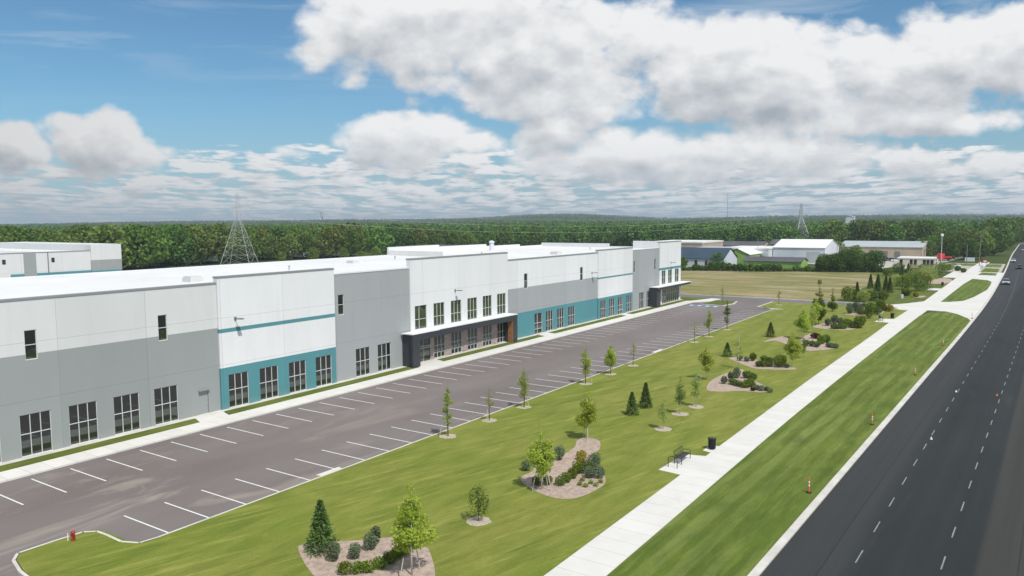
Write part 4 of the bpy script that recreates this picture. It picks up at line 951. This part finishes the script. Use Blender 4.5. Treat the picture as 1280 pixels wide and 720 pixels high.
for i, (p, h, w, l) in enumerate([((790, 520), 2.2, 1.35, 'left of the two young spruces on the middle lawn'), ((807, 511), 2.5, 1.35, 'right of the two young spruces on the middle lawn'), ((909, 447), 1.9, 1.5, 'broad young spruce left of the thin gravel bed'), ((963, 422), 2.3, 1.6, 'broad young spruce beside the sandy ridge')]):
    plant('spruce_tree', 'tree', l, 'young spruces', gp(*p), spruce(10+i, h, w), 'leaf_spruce')
B3 = 'third gravel bed'
shrubs(B3, [(905, 481, .8, .9, 'blue'), (914, 478, .9, 1.2, 'blue'), (921, 474, 1.0, 1.3, 'blue'), (933, 474, 1.1, .9, 'round_green'), (940, 478, 1.2, 1.0, 'round_green'), (938, 485, 1.2, .9, 'hedge'), (931, 486, 1.1, .8, 'hedge'), (923, 484, 1.0, .7, 'round_green'), (916, 482, 1.0, .7, 'round_green'), (946, 489, .7, .6, 'bluegrass'), (952, 490, .7, .6, 'bluegrass'), (958, 490, .6, .5, 'bluegrass'), (963, 492, .6, .4, 'bluegrass'), (941, 490, .5, .4, 'red')])
plant('young_tree', 'tree', 'yellow green young tree behind the left of the third gravel bed', 'young trees on the lawn', gp(883, 476), young_tree('round', 43, 4.0), 'leaf_bright', 'bark_w', stakes=2)
plant('young_tree', 'tree', 'faint thin young tree behind the third gravel bed', 'young trees on the lawn', gp(923, 462), young_tree('sparse', 45, 4.4), 'leaf_mid', 'bark_w')
B4 = 'thin fourth gravel bed'
shrubs(B4, [(925, 452, .8, .7, 'blue'), (933, 453, .8, .7, 'blue'), (941, 452, 1.0, 1.1, 'hedge'), (955, 453, 1.1, .8, 'round_green'), (962, 454, .9, .7, 'round_green')]+[(x, 459.5, 1.1, .75, 'round_green') for x in (949, 955, 961)]+[(974, 460, 1.8, 1.6, 'hedge'), (984, 461, .6, .5, 'bluegrass')])
plant('young_tree', 'tree', 'yellow green young tree with white trunk at the right of the fourth bed', 'young trees on the lawn', gp(990, 461), young_tree('round', 52, 4.6), 'leaf_bright', 'bark_w')
plant('young_tree', 'tree', 'small dark young tree between the fourth and fifth beds', 'young trees on the lawn', gp(1004, 449), young_tree('soft', 53, 3.2), 'leaf_dark', 'bark_w')
B5 = 'fifth gravel bed'
shrubs(B5, [(1019, 424, 1.6, .9, 'red'), (1008, 433, 1.0, .9, 'round_green'), (1015, 434, 1.0, .9, 'round_green'), (1021, 435, 1.1, .9, 'round_green'), (1027, 431, 1.5, 1.3, 'hedge'), (1033, 429, 1.3, 1.2, 'round_green')]+[(x, y, .9, .7, 'bluegrass') for x, y in ((1036, 435), (1040, 436), (1045, 436.5))])
plant('young_tree', 'tree', 'bright yellow green young tree left of the fifth bed', 'young trees on the lawn', gp(1003, 425), young_tree('round', 54, 5.2), 'leaf_bright', 'bark_w')
plant('young_tree', 'tree', 'yellow green young tree with pale trunk above the fifth bed', 'young trees on the lawn', gp(1016, 417), young_tree('soft', 55, 4.8), 'leaf_bright', 'bark_w')
B6 = 'sixth gravel bed'
shrubs(B6, [(1035, 408, 1.3, 1.3, 'blue'), (1043, 406, 1.4, 1.7, 'blue'), (1050, 407, 1.3, 1.3, 'blue')]+[(x, 412, 1.5, .9, 'round_green') for x in (1043, 1048, 1054)]+[(1060, 410, 1.9, 1.4, 'hedge'), (1067, 411, 1.6, 1.1, 'round_green'), (1074, 411, 2.2, 2.2, 'hedge'), (1058, 406, 1.6, 1.0, 'round_green')])
plant('young_tree', 'tree', 'tall pyramidal green tree above the sixth gravel bed', 'young trees on the lawn', gp(1023, 406), young_tree('pyramid', 56, 7.6), 'leaf_yew', 'bark')
plant('young_tree', 'tree', 'bright spreading tree just left of the sixth gravel bed', 'young trees on the lawn', gp(1019, 408), young_tree('round', 57, 5.0), 'leaf_bright', 'bark')
plant('young_tree', 'tree', 'short pyramidal tree before the cross drive', 'young trees on the lawn', gp(1040, 390), young_tree('pyramid', 58, 4.6), 'leaf_yew', 'bark')
B7 = 'seventh gravel bed'
shrubs(B7, [(1062, 393, 1.4, 1.8, 'blue'), (1070, 392, 1.5, 2.2, 'blue'), (1076, 391, 1.2, 1.4, 'blue')]+[(x, 394, 1.6, 1.0, 'round_green') for x in (1076, 1082)]+[(1088, 393, 2.4, 2.2, 'hedge'), (1086, 399, 1.8, 3.0, 'hedge'), (1096, 394, 1.8, 1.5, 'round_green'), (1100, 391, 2.2, 2.6, 'hedge'), (1112, 390, 1.6, 1.4, 'gold'), (1105, 389.5, 1.5, 1.2, 'gold')]+[(x, 385.3, 1.2, 1.0, 'bluegrass') for x in range(1062, 1108, 6)])
# beyond the cross drive
for i, (p, h, l) in enumerate([((1071, 376), 5.4, 'leftmost'), ((1088, 361), 5.0, 'second'), ((1097, 367), 6.2, 'third'), ((1107, 364), 5.0, 'fourth'), ((1112, 366), 5.0, 'fifth'), ((1127, 346), 5.2, 'sixth'), ((1135, 345), 5.2, 'rightmost')]):
    plant('spruce_tree', 'tree', 'dark conifer beyond the cross drive, %s of seven from the left' % l, 'conifers beyond the cross drive', gp(*p), spruce(30+i, h*.78, h*.34), 'leaf_spruce')
rd = random.Random(5); k = 0
spots = [(1062, 376, 3.4), (1078, 378, 2.6), (1090, 376, 2.4), (1103, 376, 2.2), (1120, 358, 3.2), (1130, 362, 3.6), (1138, 358, 4.2), (1146, 354, 4.4), (1153, 358, 4), (1160, 352, 4.4), (1150, 364, 3), (1166, 346, 4.2), (1173, 343, 4), (1156, 345, 4.2), (1143, 346, 4), (1122, 342, 3.6), (1181, 340, 3.5), (1188, 338, 2.4), (1197, 339, 1.8), (1133, 370, 1.8), (1145, 371.5, 1.2), (1204, 341, 1.6), (1110, 345, 2.6), (1134, 352, 2.4)]
spots.sort()
for i, (px, py, h) in enumerate(spots):
    lm = ['leaf_yew', 'leaf_mid', 'leaf_dark', 'leaf_yew'][i % 4]
    if px in (1145,): lm = 'leaf_gold'
    seed[0] += 1; plant('ornamental_shrub', 'shrub', '%s leafy bush beyond the cross drive, number %d from the left in its mass' % ('tall' if h > 3 else 'low', i+1), 'leafy bushes beyond the cross drive', gp(px, py), shrub(seed[0], h*1.25, h, 1300, .26), lm, crown='foliage', trunk='stems', z=.06)
# hedge plants on the field far side
hx = list(range(848, 1146, 7)); rd = random.Random(8)
for i, px in enumerate(hx):
    big = 1024 <= px <= 1096; py = 338.2+(px-848)/298*2.6; h = rd.uniform(6.0, 8.5) if big else (rd.uniform(3.2, 4.8) if px in (890, 897, 904) else rd.uniform(1.3, 2.5))
    if 975 < px < 990: h = 1.0
    elif 905 <= px <= 985: h = max(h, rd.uniform(2.3, 3.1))
    seed[0] += 1
    plant('hedge_shrub', 'shrub', '%s bush along the far edge of the dry field, number %d from the left' % ('large' if h > 3 else 'small', i+1), 'bushes along the far edge of the field', gp(px, py), shrub(seed[0], h*.95 if h > 3 else 2.6, h, int(330+55*h*h), .45), 'wood1' if rd.random() < .5 else 'wood2', crown='foliage', trunk='stems', z=0)

# ------------------------------------------------------------------ woodland
def big_tree_geo(seed, h=15, w=12, nq=1100, ls=.85):
    rg = np.random.default_rng(seed); lobes = []
    nl = 11
    for i in range(nl):
        a = i*2.4+rg.uniform(-.3, .3); f = (i+.5)/nl; rad = w*.36*math.sin(math.pi*(.18+.72*f))
        z = h*(.17+.71*f); r = w*rg.uniform(.15, .24); lobes.append((math.cos(a)*rad, math.sin(a)*rad, z, r, r, r*.8))
    lobes.append((0, 0, h*.88-w*.08, w*.27, w*.27, w*.18)); lobes.append((0, 0, h*.45, w*.37, w*.37, h*.38))
    P = lobe_points(lobes, nq, rg, .72); return leaf_quads(P, ls, rg, aspect=.95)
def trunk_geo(h):
    b = MB(); b.tube([(0, 0, 0), (.1, 0, h*.35), (0, .1, h*.7)], [h*.022, h*.016, h*.007], 6)
    for i in range(5):
        a = i*1.3; b.tube([(0, 0, h*(.28+.07*i)), (math.cos(a)*h*.2, math.sin(a)*h*.2, h*(.45+.08*i))], [h*.009, h*.004], 4, cap=False)
    return b
protoT = []
for s in range(7):
    lm = ['wood1', 'wood2', 'wood2', 'wood3', 'wood1', 'wood2', 'wood3'][s]; V, Q = big_tree_geo(200+s, 15, [14, 15.5, 13, 14, 16, 11.5, 13][s], 1500, .98)
    me = npmesh('crown', V, Q, M[lm]); tr = trunk_geo(15).build('trunk', M['bark'])
    protoT.append((me, tr))
used = [False]*7
TL = ['dark green', 'mid green', 'rounded green', 'light yellow green', 'broad dark green', 'narrow mid green', 'pale green']
def wood_tree(x, y, h, s, group, where, z=0):
    t = empty('broadleaf_tree', (x, y, z), rd.uniform(0, 6.28), '%s broadleaf tree %s' % (TL[s], where), 'tree', group)
    k = h/15; t.scale = (k*rd.uniform(.9, 1.15),)*2+(k,)
    for o in protoT[s]:
        if not used[s]: c = o
        else: c = o.copy(); COL.objects.link(c)
        c.parent = t
    used[s] = True
rd = random.Random(11)
def ang(px): d = ray(px, 300); return math.atan2(d[1], d[0])
a_l, a_m, a_r = ang(-40), ang(850), ang(1240)
cand = []
# left wood: edge nearest the warehouse, then deeper rows
for i in range(2600):
    px = rd.uniform(-60, 860); a = ang(px)
    D0 = np.interp(px, [-60, 150, 300, 480, 620, 860], [330, 322, 375, 400, 470, 520]); D = D0+rd.random()**.8*170
    cand.append((D, D*math.cos(a), D*math.sin(a), 0))
for i in range(1600):
    px = rd.uniform(850, 1300); a = ang(px); D0 = np.interp(px, [850, 940, 1030, 1060, 1150, 1185, 1215, 1240, 1262, 1300], [480, 500, 470, 470, 440, 372, 380, 390, 430, 560]); D = D0+rd.random()**.8*170
    cand.append((D, D*math.cos(a), D*math.sin(a), 1))
for i in range(400):
    px = rd.uniform(1240, 1320); a = ang(px); D = rd.uniform(480, 860); cand.append((D*.5, D*math.cos(a), D*math.sin(a), 2))
cand.sort(); placed = []; n2 = 0
def ok(x, y, r):
    for q in placed:
        if abs(q[0]-x) < r and abs(q[1]-y) < r and math.hypot(q[0]-x, q[1]-y) < r: return False
    return True
for D, x, y, side in cand:
    if len(placed) >= 285: break
    if (side == 2 and edge(x)-30 < y < edge(x)+6) or (side != 2 and y < edge(x)+(9 if x < 430 else 5)) or (378 < x < 434 and 34 < y < 82) or (425 < x < 468 and 100 < y < 182) or (296 < x < 340 and 130 < y < 335): continue
    if side == 2 and n2 > 34: continue
    if ok(x, y, rd.uniform(7.5, 10.5) if side < 2 else 10):
        lf = math.sin(x*.021+y*.017)+.6*math.sin(x*.05-y*.03+1); px_ = 640+F_PX*math.tan(YAW-math.atan2(y, x))
        h = (rd.uniform(13.8, 18.2)+.9*lf if px_ < 520 else rd.uniform(11.5, 15)+.8*lf) if side == 0 else rd.uniform(12, 17)+lf+(4 if 1075 < px_ < 1145 else 2.5 if px_ > 1040 else 0)
        if side == 2: h = rd.uniform(15, 19)
        if side == 1 and D < 505 and min(abs(px_-q) for q in (1146, 1180, 1207)) < 9: h = 8.5
        if side == 0 and rd.random() < .04: h += 2
        if side == 1 and y < 40: h = rd.uniform(9, 14)
        n2 += side == 2; placed.append((x, y)); wood_tree(x, y, h, rd.randrange(7), 'trees of the wood behind the warehouses' if side == 0 else 'trees of the wood behind the right hand buildings', 'in the dense wood behind the warehouses' if side == 0 else 'in the dense wood behind the right hand buildings')
# a few single trees between the outlying buildings
for px, py, h, s, l in [(939, 321, 6, 3, 'standing alone between the grey sheds and white annex'), (1046, 322, 8, 3, 'beside the right gable of the white building'), (1068, 326, 7, 6, 'left of the parked cars by the tan warehouse'), (1186, 326, 9, 2, 'right behind the street lamp'), (1158, 322, 8.5, 3, 'between tan warehouse and cream low building'), (897, 337, 6.5, 1, 'in front of the navy roofed building'), (853, 337, 5, 5, 'at the left end of the navy roofed building')]:
    x, y = gp(px, py, 0); wood_tree(x, y, h, s, 'single trees among the outlying buildings', l)
# bright thicket before the left wood
for i, px in enumerate((158, 172, 188, 204, 222, 240, 258, 352, 392, 430, 452, 470)):
    x, y = gp(px, 331-(px-158)*.02, 0); wood_tree(x, y, rd.uniform(4.5, 7), [3, 6][i % 2], 'low thicket at the foot of the left wood', 'of the low thicket at the foot of the left wood')
for s, (c, t) in enumerate(protoT):
    if not used[s]: bpy.data.objects.remove(c); bpy.data.objects.remove(t)
# the rest of the woods, too many to count
def far_wood(name, n, d0, d1, nq, ls, hmin, hmax, mats, sd, label):
    rg = np.random.default_rng(sd); a = rg.uniform(R_(-4), R_(72), n); D = np.sqrt(rg.uniform(d0**2, d1**2, n)); x, y = D*np.cos(a), D*np.sin(a)
    # clearings, road corridor
    cl = np.sin(x*.011+sd)*np.cos(y*.013)+np.sin(x*.027-y*.019); keep = (y > np.interp(x, EX, EY)+np.where(x > 430, 6, 10)) & (cl < 1.35)
    if d0 < 600: keep &= ~((x < 475) & (y < 185) & (y > 30) & (x > 100)) & ~((D < 500) & (a > R_(20)) & (a < R_(34)))
    right = (y < edge(300)-26) & (y > -160); keep |= right
    x, y, D = x[keep], y[keep], D[keep]; n = len(x); P0 = []
    T = []
    for s in range(6):
        V, Q = big_tree_geo(900+s+sd, 15, 12, nq, ls); T.append(V)
    k = rg.integers(0, 6, n); h = rg.uniform(hmin, hmax, n)/15; th = rg.uniform(0, 6.28, n); z = hill_h(x, y)
    out = []
    for s in range(6):
        i = np.where(k == s)[0]; V = T[s]; c, sn = np.cos(th[i])[:, None], np.sin(th[i])[:, None]
        X = (V[:, 0][None]*c-V[:, 1][None]*sn)*h[i][:, None]+x[i][:, None]; Y = (V[:, 0][None]*sn+V[:, 1][None]*c)*h[i][:, None]+y[i][:, None]; Z = V[:, 2][None]*h[i][:, None]+z[i][:, None]
        out.append(np.stack([X, Y, Z], -1).reshape(-1, 3))
    V = np.concatenate(out); Q = np.arange(len(V)).reshape(-1, 4)
    tree_id = np.repeat(np.concatenate([np.where(k == s)[0] for s in range(6)]), nq)
    mi = (rg.integers(0, len(mats), n))[tree_id].astype(np.int32)
    o = npmesh(name, V, Q, [M[m] for m in mats], mi=mi); tag(o, label, 'woodland', None, 'stuff'); return o
far_wood('woodland', 1700, 480, 900, 420, 1.5, 11.5, 16, ['wood1', 'wood1', 'wood2', 'wood2'], 1, 'dense green woodland continuing behind the first rows of trees')
far_wood('distant_woodland', 5200, 900, 2300, 110, 3.0, 11, 16, ['wood1', 'wood1', 'wood2', 'wood1'], 2, 'distant wooded country stretching to the hills')
far_wood('hill_woodland', 8000, 2300, 5600, 46, 6.5, 12, 18, ['wood1'], 3, 'woods on the low hills along the horizon')

# ------------------------------------------------------------------ sky, sun
SE, SAZ = R_(55), (0.42, 0.907)                       # sun elevation; horizontal travel direction of the light
sd_ = bpy.data.lights.new('sun', 'SUN'); sun = bpy.data.objects.new('sun', sd_); COL.objects.link(sun); sd_.energy = 4.0; sd_.angle = R_(.53); sd_.color = (1, .965, .91)
ld = Vector((SAZ[0]*math.cos(SE), SAZ[1]*math.cos(SE), -math.sin(SE))); sun.rotation_euler = ld.to_track_quat('-Z', 'Y').to_euler(); sun.location = (0, -60, 90)
w = bpy.data.worlds.new('World'); sc.world = w; w.use_nodes = True; w.cycles.sampling_method = 'MANUAL'; w.cycles.sample_map_resolution = 256; t = NT(w.node_tree); bg = t.n['Background']
sky = t.node('ShaderNodeTexSky'); sky.sky_type = 'NISHITA'; sky.sun_disc = False; sky.sun_elevation = SE
sp = (-SAZ[0], -SAZ[1]); sky.sun_rotation = math.atan2(sp[0], sp[1]); sky.air_density = 1.0; sky.dust_density = .6; sky.ozone_density = 1.5; sky.altitude = 100
tc = t.node('ShaderNodeTexCoord').outputs['Generated']; dirv = t.vm('NORMALIZE', tc)
Fh = np.array([math.cos(YAW), math.sin(YAW), 0]); Rh = np.array([math.sin(YAW), -math.cos(YAW), 0])
fw = t.m('MAXIMUM', t.m('ABSOLUTE', t.vm('DOT_PRODUCT', dirv, tuple(Fh), 1)), .02)
U = t.m('DIVIDE', t.vm('DOT_PRODUCT', dirv, tuple(Rh), 1), fw); Vv = t.m('DIVIDE', t.sep(dirv)[2], fw)
def uv(px, py):
    d = ray(px, py); f = d@Fh; return float(d@Rh/f), float(d[2]/f)
# node group: cloud density at (u, v)
g = bpy.data.node_groups.new('cloud_density', 'ShaderNodeTree')
g.interface.new_socket('U', in_out='INPUT', socket_type='NodeSocketFloat'); g.interface.new_socket('V', in_out='INPUT', socket_type='NodeSocketFloat')
g.interface.new_socket('Density', in_out='OUTPUT', socket_type='NodeSocketFloat')
q = NT(g); gi = q.node('NodeGroupInput'); go = q.node('NodeGroupOutput'); u, v = gi.outputs[0], gi.outputs[1]
P = q.comb(u, q.m('MULTIPLY', v, 1.35), 0)
def vor(vec, sc_):
    n = q.node('ShaderNodeTexVoronoi', feature='F1', voronoi_dimensions='2D'); q.put(n.inputs['Vector'], vec); n.inputs['Scale'].default_value = sc_
    n.inputs['Detail'].default_value = 1; n.inputs['Roughness'].default_value = .5; n.inputs['Lacunarity'].default_value = 2.2; return n.outputs['Distance']
nw = q.node('ShaderNodeTexNoise'); q.put(nw.inputs['Vector'], P); nw.inputs['Scale'].default_value = 14; nw.inputs['Detail'].default_value = 4
Pw = q.vm('ADD', P, q.vm('SCALE', q.vm('SUBTRACT', nw.outputs['Color'], (.5, .5, .5)), .05))
puff = q.m('SUBTRACT', .42, vor(Pw, 13.0)); n1 = q.m('SUBTRACT', q.noise(P, 6.5, 9, .58, .1), .5)
wn = q.noise(P, 2.6, 3, .5); wx = q.m('MULTIPLY', q.m('SUBTRACT', wn, .5), .10)
blobs = [(600, 40, 230, 75, 1), (440, 45, 95, 38, .9), (700, 70, 110, 70, 1), (540, 105, 75, 26, .7), (450, 102, 20, 13, .5), (850, 85, 150, 62, 1), (960, 70, 140, 55, 1), (1060, 95, 190, 55, 1), (1190, 90, 120, 70, 1), (1260, 40, 90, 55, 1), (900, 120, 260, 36, 1), (1180, 150, 160, 20, .7),
         (510, 172, 80, 34, .95), (475, 165, 45, 24, .8), (590, 178, 40, 20, .6), (125, 185, 55, 46, .95), (90, 165, 35, 28, .7), (20, 185, 50, 32, .9), (180, 200, 60, 26, .8), (690, 170, 60, 30, .8), (790, 195, 160, 40, 1), (960, 195, 150, 36, .95), (1000, 155, 130, 24, .6), (720, 120, 200, 34, .8), (1150, 205, 55, 17, .7), (1250, 205, 60, 17, .7), (360, 190, 22, 9, .35)]
acc = None
for bx, by, rx, ry, wt in blobs:
    u0, v0 = uv(bx, by); du = q.m('DIVIDE', q.m('SUBTRACT', q.m('ADD', u, wx), u0), rx/F_PX); dv = q.m('DIVIDE', q.m('SUBTRACT', v, v0), ry/F_PX)
    r2 = q.m('ADD', q.m('MULTIPLY', du, du), q.m('MULTIPLY', dv, dv)); s = q.m('MULTIPLY', q.m('SUBTRACT', 1.0, r2), wt)
    acc = s if acc is None else q.m('SMOOTH_MAX', acc, s, .25)
acc = q.m('MAXIMUM', acc, -1.2)
# beyond the picture: general cumulus cover so the light and reflections stay right
gen = q.m('MULTIPLY', q.m('SUBTRACT', q.noise(P, 1.6, 3, .5), .47), 5)
out_m = q.mr(q.m('ABSOLUTE', u), .78, 1.1); hi_m = q.mr(v, .36, .5); om = q.m('MAXIMUM', out_m, hi_m)
acc = q.m('ADD', q.m('MULTIPLY', acc, q.m('SUBTRACT', 1, om)), q.m('MULTIPLY', gen, om))
cum = q.m('ADD', q.m('ADD', acc, q.m('MULTIPLY', n1, 3.4)), q.m('MULTIPLY', puff, .75)); cum = q.m('ADD', cum, .26)
# layered stratocumulus seen edge-on near the horizon
iv = q.m('DIVIDE', 1.0, q.m('ADD', q.m('MAXIMUM', v, 0), .05)); PP = q.comb(q.m('MULTIPLY', q.m('MULTIPLY', u, iv), 1.7), q.m('MULTIPLY', iv, 1.25), 3.0)
n2 = q.noise(PP, 1.0, 7, .6, .2); cov = q.mr(v, .14, .07, -1.5, .60, True)
strat = q.m('ADD', q.m('MULTIPLY', q.m('SUBTRACT', n2, .5), 4.2), cov); strat = q.m('SUBTRACT', strat, q.mr(v, .02, .0, 0, .5))
strat = q.m('ADD', strat, q.m('ADD', q.m('MULTIPLY', q.m('SUBTRACT', q.noise(q.vm('MULTIPLY', P, (1, 2.2, 1)), 26, 5, .6), .5), 1.6), q.m('MULTIPLY', q.m('SUBTRACT', .42, vor(q.vm('MULTIPLY', Pw, (1, 2.4, 1)), 24)), .8)))
den = q.m('SMOOTH_MAX', cum, strat, .15); q.l.new(den, go.inputs[0])
def dens(uu, vv):
    n = t.node('ShaderNodeGroup'); n.node_tree = g; t.put(n.inputs[0], uu); t.put(n.inputs[1], vv); return n.outputs[0]
d0 = dens(U, Vv); k = t.mr(Vv, 0, .2, .16, 1)
d1 = dens(t.m('ADD', U, .006), t.m('ADD', Vv, t.m('MULTIPLY', k, .028))); d2 = dens(t.m('ADD', U, .012), t.m('ADD', Vv, t.m('MULTIPLY', k, .065)))
alpha = t.mr(d0, -.08, .55, 0, 1, True)
rel = t.m('SUBTRACT', d1, d0)
occ = t.m('ADD', t.m('ADD', t.m('MULTIPLY', t.mr(d1, .2, 2.0), .30), t.m('MULTIPLY', t.mr(d2, .2, 2.2), .40)), t.m('MULTIPLY', t.mr(rel, -.75, .75, -.12, 1), .45))
pp = t.comb(U, t.m('MULTIPLY', Vv, 1.6), 5); fine = t.m('MULTIPLY', t.m('SUBTRACT', t.noise(pp, 10, 9, .64), .5), t.mr(Vv, .03, .12, 1.1, .7))
occ = t.m('ADD', occ, fine, clamp=True)
ccol = t.mix(t.mr(occ, .12, .95, 0, 1), (.88, .885, .89), (.38, .42, .47))
ccol = t.mix(t.mr(Vv, .10, .0, 0, .5), ccol, (.50, .56, .62))
lw_ = t.mr(t.m('ADD', t.m('MULTIPLY', U, .9), .62), .0, .45, .80, 1.0); ccol = t.mix(1, ccol, t.comb(lw_, lw_, lw_), 'MULTIPLY')
skyc = t.mix(1, sky.outputs[0], (.062, .092, .104), 'MULTIPLY')
# thin cirrus
ci = t.noise(t.comb(t.m('ADD', t.m('MULTIPLY', U, 2.0), t.m('MULTIPLY', Vv, 3)), t.m('MULTIPLY', Vv, 14), 1), 1.6, 6, .6, .8)
cim = t.m('MULTIPLY', t.mr(ci, .5, .78, 0, .6), t.mr(Vv, .14, .24)); skyc = t.mix(cim, skyc, (.62, .70, .78))
skyc = t.mix(t.mr(Vv, .17, .0, 0, .7, True), skyc, (.32, .45, .58))
fin = t.mix(alpha, skyc, ccol); t.put(bg.inputs[0], fin); bg.inputs[1].default_value = 1.0

# air: one even volume round the whole scene
hz = MB(); hz.box(-600, 6500, -1200, 6500, -1.2, 80); ho = hz.build('haze', None) if False else None
me = bpy.data.meshes.new('haze'); me.from_pydata(hz.v, [], hz.f); hm = bpy.data.materials.new('haze_air'); hm.use_nodes = True; ht = NT(hm.node_tree); ht.n.clear()
ho_ = ht.node('ShaderNodeOutputMaterial'); pv = ht.node('ShaderNodeVolumePrincipled'); pv.inputs['Color'].default_value = (.80, .90, 1, 1); pv.inputs['Density'].default_value = .00017; pv.inputs['Anisotropy'].default_value = .2
ht.l.new(pv.outputs[0], ho_.inputs['Volume']); me.materials.append(hm); HAZE = True
if HAZE:
    o = bpy.data.objects.new('haze', me); COL.objects.link(o); o['kind'] = 'stuff'; o['label'] = 'faint blue summer haze over the distance'

vs = sc.view_settings; vs.view_transform = 'Standard'; vs.look = 'None'; vs.exposure = 0; vs.gamma = 1; vs.use_curve_mapping = False
sc.render.engine = 'CYCLES'; sc.cycles.max_bounces = 4; sc.cycles.diffuse_bounces = 2; sc.cycles.glossy_bounces = 2; sc.cycles.transmission_bounces = 2; sc.cycles.volume_bounces = 0
